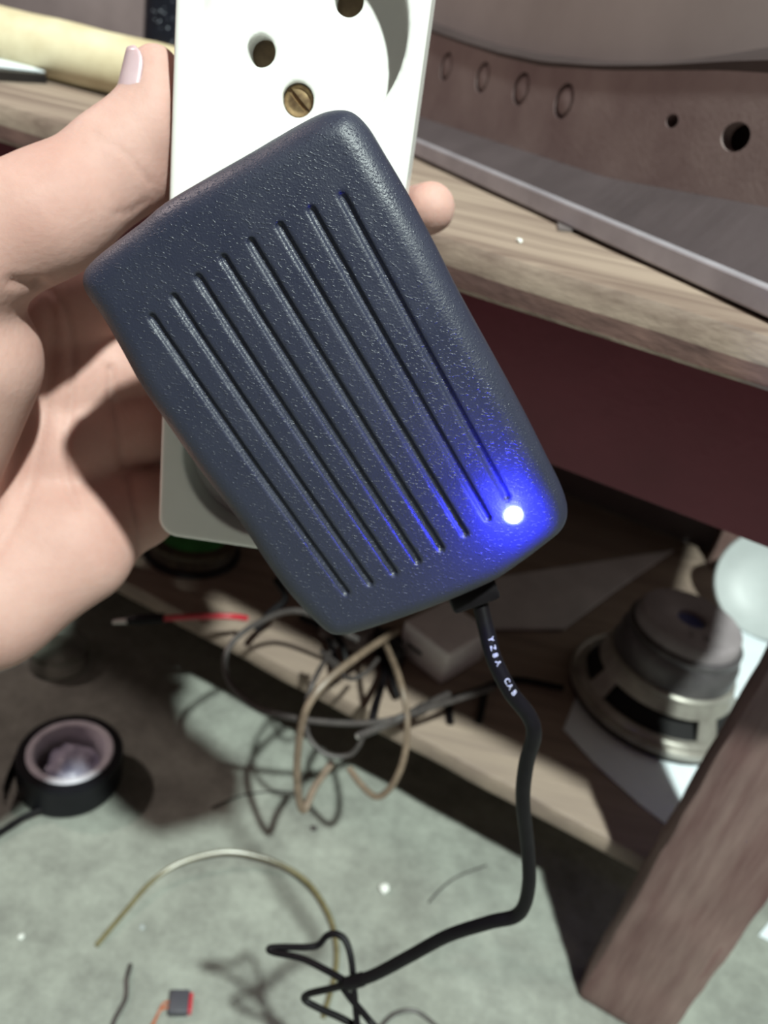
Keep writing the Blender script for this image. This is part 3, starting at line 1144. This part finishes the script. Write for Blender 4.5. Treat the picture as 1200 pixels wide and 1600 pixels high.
# lip and screen
V, Fc = [], []
for u in uu:
    V += [tvp(u, cfl(u), 0.0), tvp(u, cfl(u) + 0.35 * (cfh(u) - cfl(u)), 0.0012), tvp(u, cfh(u), -0.006), tvp(u, cfh(u), -0.010), tvp(u, cfl(u), -0.004)]
for i in range(NU - 1):
    for j in range(5):
        Fc.append((i * 5 + j, i * 5 + (j + 1) % 5, (i + 1) * 5 + (j + 1) % 5, (i + 1) * 5 + j))
Fc.append([0, 1, 2, 3, 4]); Fc.append([(NU - 1) * 5 + j for j in range(5)])
mesh('screen_surround', *weld((V, Fc)), M['tv_lip'], tv, smooth=True)['label'] = 'darker curved rim below the screen'
V, Fc = [], []
NS = 12
for i, u in enumerate(uu):
    for j in range(NS):
        vv = cfh(u) - 0.004 + (0.16) * j / (NS - 1)
        bulge = 0.004 * (1 - ((u - (U0 + U1) / 2) / ((U1 - U0) / 2)) ** 2)
        V.append(tvp(u, vv, -0.0105 + bulge * min(1, j / 4)))
for i in range(NU - 1):
    for j in range(NS - 1):
        q = i * NS + j
        Fc.append((q, q + 1, q + NS + 1, q + NS))
mesh('screen', V, Fc, M['tv_screen'], tv, smooth=True)
vmid = lowf((U0 + U1) / 2)
c = tvp((U0 + U1) / 2 - 0.02, (Z_TOP + 0.002 - FO[2] + 0.24) / 2, -0.045)
mesh('cabinet', *box_vf(c, (TD, TM, ZV), ((U1 - U0) / 2 - 0.02, 0.028, 0.12 - 0.002), 0.004), M['tv_plastic'], tv)
# ledge that runs out to the rail
V, Fc = [], []
vr = 0.0065
for u in uu:
    vb = -0.0005
    V += [tvp(u, lowf(u) + 0.0004, 0.0005), tvp(u, vr, 0.0150), tvp(u, vb, 0.0150), tvp(u, vb, -0.006), tvp(u, lowf(u), -0.006)]
for i in range(NU - 1):
    for j in range(5):
        Fc.append((i * 5 + j, i * 5 + (j + 1) % 5, (i + 1) * 5 + (j + 1) % 5, (i + 1) * 5 + j))
Fc.append([0, 1, 2, 3, 4]); Fc.append([(NU - 1) * 5 + j for j in range(5)])
mesh('lower_ledge', V, Fc, M['tv_ledge'], tv)
mesh('front_rail', *box_vf(tvp((U0 + U1) / 2, 0.0032, 0.0175), (TD, TM, ZV), ((U1 - U0) / 2, 0.0026, 0.0034), 0.0007), M['rail'], tv)['label'] = 'pale grey rail along the bottom front'
for uu_ in (U0 + 0.03, U1 - 0.03):
    mesh('foot', *box_vf(tvp(uu_, (Z_TOP - FO[2]) / 2 - 0.0002, -0.02), (TD, TM, ZV), (0.012, 0.02, abs(Z_TOP - FO[2]) / 2 - 0.0002), 0.0005), M['dark'], tv)

# ------------------------------------------------------------------ things on the bench top, left
z = Z_TOP
pa, pb = on_z(-60, 92, z), on_z(215, 160, z)
r = 0.0125
d = unit(pb - pa)
pr = [(0, 0), (r * .93, 0), (r, 0.002)] + [(r * (1 + 0.02 * math.sin(i * 1.7)), 0.002 + i * 0.012) for i in range(1, 26)] + [(r, 0.32), (0, 0.32)]
base = pb - d * 0.27 + ZV * (r * 1.03)
vf = weld(lathe_vf(pr, base, d, ZV, 28))
tag(mesh('wooden_pole', *vf, M['pole'], smooth=True), 'pale yellow round wooden pole lying on the bench behind the thumb', 'pole')
# black bottle behind the thumb
bc = on_z(226, 120, z)
pr = [(0, 0), (.020, 0), (.022, .002), (.022, .075), (.019, .084), (.010, .09), (.010, .105), (0, .105)]
vf = weld(lathe_vf(pr, bc + NV * 0.03, ZV, AX, 32))
tag(mesh('black_bottle', *vf, M['gloss_black'], smooth=True), 'glossy black speckled container standing behind the thumb tip', 'bottle')


def sheet(name, pts, m, th=0.0006, wave=0.0):
    c = [np.asarray(p) for p in pts]
    v, f = prism_vf(c, ZV * th)
    return mesh(name, v, f, m)


tray = thing('tray', 'thin black tray under white paper at the left end of the bench', 'tray', on_z(-80, 125, z))
q = [on_z(-160, 108, z), on_z(20, 118, z), on_z(74, 132, z), on_z(-160, 118, z)]
v, f = prism_vf([p for p in q], ZV * 0.004, 0.0005); mesh('base', v, f, M['dark'], tray)
q = [p + ZV * 0.0042 for p in (on_z(-160, 100, z), on_z(20, 112, z), on_z(70, 130, z), on_z(-160, 108, z))]
tag(sheet('paper_sheet', q, M['paper']), 'white paper sheet lying on the black tray beside the yellow pole', 'paper')

# ------------------------------------------------------------------ lower shelf contents
zs = Z_SH
# paper under the loudspeaker
q = [on_z(x, y, zs + 0.0003) for x, y in ((880, 1140), (925, 1190), (1000, 1258), (1048, 1295), (1130, 1240), (1250, 1130), (1270, 985), (1140, 985), (1000, 1010), (900, 1090))]
tag(sheet('paper_sheet', q, M['paper'], 0.0005), 'white paper sheet on the lower shelf under the round loudspeaker', 'paper')

sp_c = on_z(1022, 1086, zs + 0.004)
sp_c[2] = zs + 0.001
dep = np.dot(sp_c - CAM, AF)
SR = 136 * dep / F_PX
print('speaker R', SR, 'zs', zs, 'ztop', Z_TOP, 'Zapr', Z_APR, 'bn', bn(sp_c))
spk = thing('loudspeaker', 'round loudspeaker driver lying face down on white paper, magnet upward', 'speaker', sp_c)
k = SR / 0.049
K = lambda pr: [(a * k, b * k) for a, b in pr]


def solid(pr, n=64):
    return weld(lathe_vf(K(pr), sp_c, ZV, AX, n))


mesh('gasket', *solid([(.040, 0), (.0478, 0), (.0478, .0035), (.040, .0035), (.040, 0)]), M['cone'], spk, smooth=True)
mesh('flange', *solid([(.041, .0035), (.0488, .0035), (.049, .0045), (.0486, .0068), (.0470, .0078), (.0455, .0072), (.0448, .0085), (.0435, .0095), (.041, .0085), (.041, .0035)]), M['steel'], spk, smooth=True)
mesh('cone', *solid([(.0425, .007), (.018, .028), (.018, .030), (.041, .009), (.0425, .007)]), M['cone'], spk, smooth=True)
# basket webs with open windows
webs = []
for i in range(4):
    a = math.radians(18 + 90 * i)
    webs.append(lathe_vf(K([(.0440, .008), (.0350, .0245), (.0335, .0245), (.0425, .008)]) + [K([(.0440, .008)])[0]], sp_c, ZV, AX, 8, a - 0.15, a + 0.15))
mesh('basket', *join_vf(solid([(.0440, .008), (.0428, .0105), (.0412, .0105), (.0425, .008), (.0440, .008)]),
                        solid([(.0372, .0205), (.0345, .0275), (.0300, .0275), (.0300, .026), (.0335, .0240), (.0358, .0205), (.0372, .0205)]), *webs), M['steel'], spk, smooth=True)
mesh('top_plate', *solid([(0, .0272), (.0338, .0272), (.0345, .0280), (.0345, .0295), (.0335, .0305), (0, .0305)]), M['steel'], spk, smooth=True)
mesh('magnet', *solid([(0, .0305), (.0325, .0305), (.0328, .032), (.0322, .040), (.0305, .0445), (.0300, .0455), (0, .0455)]), M['steel_dark'], spk, smooth=True)
mesh('magnet_rim', *solid([(.020, .0455), (.0298, .0455), (.0303, .0466), (.0303, .0490), (.0290, .0500), (.020, .0500), (.020, .0455)]), M['steel_dark'], spk, smooth=True)
bp_o = mesh('back_plate', *solid([(.0062, .0480), (.0275, .0480), (.0278, .0518), (.0268, .0568), (.0255, .0580), (.0092, .0580), (.0080, .0574), (.0074, .056), (.0068, .050), (.0062, .0480)]), M['plate_grey'], spk, smooth=True)
M['vent'] = mat('vent_painted_blue_light', (0.035, 0.04, 0.16), None, 60, 0.5)  # dark vent; the blue light falling on it is painted into the base colour
mesh('vent_plug', *solid([(0, .0480), (.0072, .0480), (.0076, .0555), (0, .0540)]), M['vent'], bp_o, smooth=True)
pts = []
for ch, off in (('2', -.004), ('8', .004)):
    V, Fc = text_vf(ch, 0.0075 * k)
    fx = unit(np.array([1.0, -0.15, 0])); fy = np.array([-fx[1], fx[0], 0])
    cpos = sp_c + ZV * (.0581 * k) + fx * ((off + 0.002) * k) - fy * (.0165 * k)
    pts.append(([cpos + fx * p[0] + fy * p[1] for p in V], Fc))
mesh('printed_digits', *join_vf(*pts), M['dark_ink'], bp_o)
t0 = sp_c + unit(-AX * .9 - NV * .1) * (.045 * k) + ZV * .006
for s_ in (-1, 1):
    mesh('terminal', *box_vf(t0 + AX * -0.003 + NV * 0.004 * s_, (AX, NV, ZV), (.005, .0012, .0006)), M['tip'], spk)

# tab piece sticking out under the loudspeaker
q = [on_z(x, y, zs + 0.001) for x, y in ((1005, 1188), (1070, 1190), (1080, 1210), (1060, 1228), (1020, 1215))]
# white box
bx0 = on_z(688, 1072, zs)
ba = unit(on_z(622, 1020, zs) - bx0); bb = unit(np.cross(ZV, ba)) * -1
if np.dot(bb, NV) < 0:
    bb = -bb
lw = np.linalg.norm(on_z(622, 1020, zs) - bx0) * 1.05
ll = 0.042
hh = 0.0125
wbx = thing('plastic_box', 'small off-white plastic box lying on the lower shelf under the adapter cable', 'box', bx0 + ba * lw / 2 + bb * ll / 2)
mesh('body', *box_vf(bx0 + ba * lw / 2 + bb * ll / 2 + ZV * hh, (ba, bb, ZV), (lw / 2, ll / 2, hh - 0.0003), 0.0022, 3), M['off_white'], wbx, smooth=True)
mesh('slot', *box_vf(bx0 + ba * lw * 0.66 - bb * 0.0001 + ZV * hh * 0.9, (ba, bb, ZV), (lw * 0.16, 0.0004, 0.0012), 0.0002), M['dark'], wbx)

# pale cardboard flap leaning at the back of the shelf
q = [on_z(x, y, zs + 0.002) for x, y in ((735, 985), (775, 905), (1010, 868), (1052, 862), (960, 925), (880, 985))]
v, f = prism_vf(q, ZV * 0.002, 0.0004)
tag(mesh('cardboard_piece', v, f, M['cardboard']), 'pale pointed piece of cardboard lying on the shelf behind the loudspeaker', 'cardboard')
# pale round plastic disc at the right
dc = on_z(1172, 985, zs)
dn = unit(CAM - dc + ZV * 0.05); dn = unit(dn)
R_ = 88 * np.dot(dc - CAM, AF) / F_PX
up_ = unit(ZV - dn * dn[2])
prof = [(0, .0), (R_ * .55, .001), (R_ * .80, .004), (R_ * .97, .009), (R_, .010), (R_ * .97, .0115), (R_ * .78, .0065), (R_ * .5, .003), (0, .002)]
vf = weld(lathe_vf(prof, dc + up_ * R_ * 0.98, dn, ZV, 48))
vmin = min(v_[2] for v_ in vf[0])
vf = ([(v_[0], v_[1], v_[2] + (zs + 0.0008 - vmin)) for v_ in vf[0]], vf[1])
tag(mesh('plastic_plate', *vf, M['pale_disc'], smooth=True), 'pale round plastic plate standing on edge behind the loudspeaker', 'plate')

# spool with green tape at the left
sc_ = on_z(300, 862, zs); sc_[2] = zs
spool = thing('wire_spool', 'dark olive wire spool with green top on the shelf below the power strip', 'spool', sc_)
kk = 75 * np.dot(sc_ - CAM, AF) / F_PX


def sol2(pr, n=40):
    return weld(lathe_vf([(a * kk, b * kk * 0.66) for a, b in pr], sc_, ZV, AX, n))


mesh('flange', *sol2([(0, 0), (.98, 0), (1, .03), (1, .10), (.98, .13), (0, .13)]), M['dark'], spool, smooth=True)
pr = [(0, .13)] + [(0.86 + 0.025 * (i % 2), .13 + .045 * i) for i in range(11)] + [(0, .58)]
mesh('winding', *sol2(pr), M['olive'], spool)
mesh('flange', *sol2([(0, .58), (.93, .58), (.95, .61), (.95, .68), (.93, .71), (0, .71)]), M['olive'], spool, smooth=True)
mesh('label_disc', *sol2([(.20, .71), (.70, .71), (.70, .75), (.55, .78), (.20, .78), (.20, .71)]), M['green'], spool, smooth=True)['label'] = 'green ring on the spool'

# red probe lead with black sleeve and bare tip
lead = thing('test_lead', 'red test lead with black sleeve and bare metal tip hanging over the shelf edge', 'test lead', P(290, 965, .44))
mesh('metal_tip', *tube_vf([P(176, 972, .437), P(205, 970, .439)], [.0011, .0018], 10, 3), M['tip'], lead, smooth=True)
mesh('sleeve', *tube_vf([P(198, 970, .439), P(215, 968, .44), P(256, 966, .442)], [.0022, .0033, .0030], 12, 4), M['black_wire'], lead, smooth=True)
mesh('wire', *tube_vf([P(254, 966, .442), P(310, 963, .445), P(360, 963, .447), P(385, 966, .455)], .0017, 10, 6), M['red_wire'], lead, smooth=True)

# ------------------------------------------------------------------ wires hanging from the shelf


def wire(name, pts, r, m, label, cat='wire', group=None):
    o = mesh(name, *tube_vf(pts, r, 8, 8), M[m], smooth=True)
    return tag(o, label, cat, group)


wire('wire', [P(560, 1000, .43), P(470, 955, .425), P(400, 975, .405), P(356, 1015, .392), P(358, 1065, .388), P(400, 1105, .386), P(460, 1122, .384), P(540, 1130, .383), P(610, 1125, .384), P(690, 1100, .40), P(770, 1075, .44)],
     .0016, 'grey_wire', 'grey wire bowing in a wide loop below the shelf edge')
wire('wire', [P(620, 985, .43), P(560, 1025, .395), P(510, 1065, .380), P(478, 1110, .376), P(466, 1170, .378), P(465, 1230, .385), P(474, 1266, .39), P(492, 1230, .395), P(520, 1190, .40)],
     .0019, 'tan_wire', 'tan wire crossing the shelf edge and dropping in a narrow hairpin')
wire('wire', [P(600, 1000, .43), P(624, 1060, .392), P(636, 1120, .385), P(632, 1180, .385), P(614, 1225, .388), P(590, 1245, .392), P(566, 1228, .396), P(545, 1200, .40)],
     .0017, 'tan_wire', 'tan wire curving down in an open hook beside the cable')
wire('wire', [P(515, 1020, .42), P(492, 1060, .39), P(478, 1105, .386), P(482, 1150, .386), P(510, 1178, .386), P(545, 1180, .386), P(563, 1160, .384), P(566, 1142, .384)],
     .0013, 'grey_wire', 'thin grey wire with a bare upturned end below the shelf')
wire('wire', [P(700, 1085, .42), P(640, 1115, .388), P(600, 1133, .384), P(560, 1150, .383)],
     .0021, 'grey_wire', 'short stiff grey wire with a pale stripped end at the shelf edge')
mesh_tip = tag(mesh('solder_blob', *weld(lathe_vf([(0, -.0016), (.0011, -.0011), (.0016, 0), (.0011, .0011), (0, .0016)], P(560, 1150, .383), AF, AX, 12)), M['tip'], smooth=True), 'tiny pale solder blob at the end of the stiff grey wire', 'solder')
wire('wire', [P(530, 1040, .41), P(502, 1018, .42), P(540, 1058, .392), P(570, 1052, .392), P(590, 1030, .41)], .0012, 'grey_wire', 'small dark loop of wire lying on the shelf edge')
# black leads on the shelf
bl = [
    ([P(430, 905, .46), P(446, 935, .455), P(420, 960, .45), P(400, 985, .447)], 'black lead at the shelf edge beside the red test lead'),
    ([on_z(470, 965, zs + .004), on_z(505, 985, zs + .008), on_z(525, 1040, zs + .010), on_z(512, 1072, zs + .003)], 'black lead standing in the tangle left of the hairpin wire'),
    ([on_z(495, 975, zs + .004), on_z(530, 1000, zs + .012), on_z(545, 1045, zs + .003)], 'black lead curled in the tangle below the adapter corner'),
    ([on_z(590, 1010, zs + .010), on_z(600, 1050, zs + .010), P(586, 1105, .395), P(580, 1135, .388)], 'black lead hanging straight down over the shelf edge'),
    ([on_z(600, 1010, zs + .010), on_z(612, 1060, zs + .008), on_z(622, 1090, zs + .004)], 'black lead lying on the shelf beside the white box'),
    ([on_z(655, 1105, zs + .002), on_z(730, 1085, zs + .004), on_z(800, 1062, zs + .004), on_z(880, 1075, zs + .004)], 'black lead running across the shelf toward the loudspeaker'),
    ([on_z(700, 1085, zs + .003), on_z(704, 1130, zs + .002)], 'short black lead end on the shelf right of the box'),
    ([on_z(760, 1075, zs + .003), on_z(748, 1128, zs + .002)], 'short black lead end on the shelf beside the hanging cable'),
    ([on_z(520, 985, zs + .006), on_z(575, 980, zs + .012), on_z(625, 1000, zs + .010), on_z(640, 990, zs + .006)], 'black lead bundled under the lower edge of the adapter'),
]
for p, lb in bl:
    wire('wire', p, .0021, 'black_wire', lb, 'wire')
blk = on_z(603, 1030, zs)
tag(mesh('cable_joint', *box_vf(blk + ZV * .008, (unit(ba + bb * .4), unit(np.cross(ZV, ba + bb * .4)), ZV), (.012, .006, .0075), .002), M['dark'], smooth=True), 'black cable joint block in the tangle left of the white box', 'connector')
# crumpled clear plastic scrap under the adapter corner
cp = on_z(545, 1000, zs)
bm = bmesh.new()
bmesh.ops.create_icosphere(bm, subdivisions=3, radius=0.016)
for q in bm.verts:
    s_ = 1 + 0.45 * mnoise.noise(q.co * 110)
    q.co = Vector((q.co.x * s_ * 1.2, q.co.y * s_, max(-0.0075, q.co.z * s_ * 0.5)))
    q.co = q.co + Vector(cp) + Vector((0, 0, 0.0078))
v, f = bm_mesh(bm)
tag(mesh('plastic_scrap', v, f, M['plate_dull'], smooth=True), 'crumpled pale scrap on the shelf below the adapter corner', 'scrap')

# ------------------------------------------------------------------ things on the floor
tc_ = on_z(110, 1218, 0.0)
tdep = np.dot(on_z(115, 1160, 0.022) - CAM, AF)
TR = 78 * tdep / F_PX
TH = 0.024
roll = thing('tape_roll', 'roll of black adhesive tape lying on the concrete floor', 'tape roll', tc_)
sol3 = lambda pr, n=56: weld(lathe_vf(pr, tc_, ZV, AX, n))
ci = TR * 0.81
pr = [(ci + .0002, 0.0002), (TR * .93, 0.0002), (TR * .97, 0.002)] + [(TR * (.985 + .006 * (i % 2)), .003 + i * .0018) for i in range(10)] + [(TR * .99, TH - .001), (TR * .97, TH), (ci + .0002, TH), (ci + .0002, .0002)]
mesh('tape', *sol3(pr), M['tape'], roll, smooth=True)
mesh('core', *sol3([(ci * .80, .0004), (ci, .0004), (ci, TH + .0002), (ci * .97, TH + .0008), (ci * .84, TH + .0004), (ci * .80, TH - .001), (ci * .80, .0004)]), M['core'], roll, smooth=True)
# loose end flap on the left
fl = []
a0 = math.radians(195)
for i in range(10):
    a = a0 + i * 0.07
    rr = TR + 0.0004 + i * i * 0.00010
    fl.append((tc_ + AX * 0 + np.array([math.cos(a), math.sin(a), 0]) * rr))
V, Fc = [], []
for p in fl:
    for q in ((0, .004), (0, .020)):
        V.append(p + ZV * q[1])
nrm_off = len(V)
for p in fl:
    o_ = unit(p - tc_) * .0003
    for q in (.004, .020):
        V.append(p + o_ + ZV * q)
for i in range(9):
    for b0 in (0, nrm_off):
        q = b0 + i * 2
        Fc.append((q, q + 1, q + 3, q + 2))
for i in range(9):
    for j in (0, 1):
        Fc.append((i * 2 + j, i * 2 + 2 + j, nrm_off + i * 2 + 2 + j, nrm_off + i * 2 + j))
Fc.append((0, 1, nrm_off + 1, nrm_off)); Fc.append((18, 19, nrm_off + 19, nrm_off + 18))
mesh('loose_end', V, Fc, M['tape'], roll)
# what lies inside the core: crumpled pale film
bm = bmesh.new()
bmesh.ops.create_icosphere(bm, subdivisions=3, radius=1)
for q in bm.verts:
    s_ = 0.85 + 0.22 * mnoise.noise(q.co * 2.3)
    q.co = Vector(tc_) + Vector((q.co.x * s_ * ci * .72, q.co.y * s_ * ci * .74, (.011 + q.co.z * s_ * .0105)))
v, f = bm_mesh(bm)
M['film'] = mat('mauve_film', (0.62, 0.60, 0.72), (0.12, 0.115, 0.20), 60, 0.35, detail=3)
tag(mesh('crumpled_film', v, f, M['film'], smooth=True), 'crumpled mauve plastic film stuffed inside the black tape roll', 'plastic film')
wire('wire', [on_z(-60, 1338, .003), on_z(0, 1301, .003), on_z(40, 1276, .004), on_z(80, 1262, .006), on_z(110, 1262, .0022)], .0020, 'black_wire', 'thick black cable running from under the tape roll to the frame edge', 'cable')

wire('wire', [on_z(150, 1478, .0012), on_z(195, 1425, .003), on_z(240, 1375, .006), on_z(290, 1345, .009), on_z(360, 1331, .010), on_z(430, 1347, .008), on_z(480, 1378, .006), on_z(512, 1425, .004), on_z(525, 1470, .003), on_z(524, 1520, .0015), on_z(505, 1590, .0015)],
     .0013, 'yellow_wire', 'translucent yellowish wire arched on the floor near the tape roll')
wire('wire', [on_z(204, 1507, .0012), on_z(198, 1530, .002), on_z(196, 1560, .0012), on_z(178, 1596, .0012), on_z(165, 1640, .0012)], .0011, 'grey_wire', 'short dark bent wire on the floor left of the tiny component')
wire('wire', [on_z(330, 1262, .001), on_z(380, 1242, .001), on_z(440, 1236, .001), on_z(470, 1240, .001)], .0005, 'grey_wire', 'hair-thin pale wire on the floor right of the tape shadow')
wire('wire', [on_z(670, 1410, .001), on_z(690, 1388, .001), on_z(715, 1370, .001), on_z(760, 1352, .001)], .0005, 'grey_wire', 'hair-thin pale wire on the floor left of the hanging cable')
wire('wire', [on_z(590, 1610, .001), on_z(615, 1585, .001), on_z(650, 1580, .001), on_z(690, 1610, .001)], .0010, 'grey_wire', 'thin grey wire curve on the floor at the bottom edge')

cc_ = on_z(279, 1572, 0)
comp = thing('component', 'tiny square grey electronic component with red side and orange lead on the floor', 'component', cc_)
ca = unit(on_z(300, 1572, 0) - cc_); cb = np.cross(ZV, ca)
s3 = 15 * np.dot(cc_ - CAM, AF) / F_PX
mesh('body', *box_vf(cc_ + ZV * (s3 * .5 + .0004), (ca, cb, ZV), (s3, s3 * 1.15, s3 * .5), .0006), M['chip'], comp, smooth=True)
mesh('red_side', *box_vf(cc_ + ca * (s3 + .0008) + ZV * s3 * .45, (ca, cb, ZV), (.0009, s3 * .95, s3 * .4), .0003), M['red_wire'], comp)
for dx in (0, 14):
    mesh('lead', *tube_vf([on_z(270, 1565 + dx * .5, .0035), on_z(256 - dx * .2, 1568 + dx * .6, .002), on_z(245, 1588, .001), on_z(228 + dx * .3, 1620, .001)], .0006, 6, 4), M['orange_wire'], comp, smooth=True)

# clear plastic cap, almost invisible on the concrete
kc = on_z(92, 1035, 0)
kr = 44 * np.dot(kc - CAM, AF) / F_PX
pr = [(0, .0003), (kr, .0003), (kr, .014), (kr * .95, .0142), (kr * .94, .0016), (0, .0016)]
tag(mesh('plastic_cup', *weld(lathe_vf(pr, kc, ZV, AX, 40)), M['clear'], smooth=True), 'clear shallow plastic cup on the floor behind the tape roll', 'cup')
# white sheet on the floor right of the leg
q = [on_z(x, y, .0003) for x, y in ((1185, 1462), (1240, 1395), (1330, 1420), (1260, 1500))]
tag(sheet('paper_sheet', q, M['paper'], 0.0006), 'white paper corner on the floor right of the bench leg', 'paper')


def crumb(px, py, r_px, zz, label, m='crumb'):
    c = on_z(px, py, zz)
    r = r_px * np.dot(c - CAM, AF) / F_PX
    bm = bmesh.new()
    bmesh.ops.create_icosphere(bm, subdivisions=2, radius=r)
    for q in bm.verts:
        q.co = q.co * (1 + .5 * mnoise.noise(q.co * (1.5 / r) + Vector((px, py, 0))))
        q.co = Vector((q.co.x, q.co.y, max(-r * .5, q.co.z * .7))) + Vector(c) + Vector((0, 0, r * .5 + .0001))
    v, f = bm_mesh(bm)
    tag(mesh('crumb', v, f, M[m], smooth=True), label, 'crumb')


crumb(600, 1390, 8, 0, 'white crumb on the floor left of the hanging cable')
crumb(33, 1465, 5, 0, 'pale crumb on the floor at the left, below the black cable')
crumb(490, 1296, 5, 0, 'grey crumb on the floor below the wire loops', 'grey_wire')
crumb(810, 379, 5, Z_TOP, 'white crumb on the bench top right of the fingertip')
crumb(222, 1450, 4, 0, 'grey crumb on the floor beside the yellowish wire', 'pale_disc')
q = [on_z(x, y, Z_TOP + .0003) for x, y in ((870, 350), (888, 343), (912, 352), (896, 362), (872, 360))]
tag(sheet('tape_scrap', q, M['plate_dull'], 0.0008), 'grey translucent scrap of tape under the television rail', 'scrap')
for o in bpy.data.objects:
    if '_org' in o:
        del o['_org']
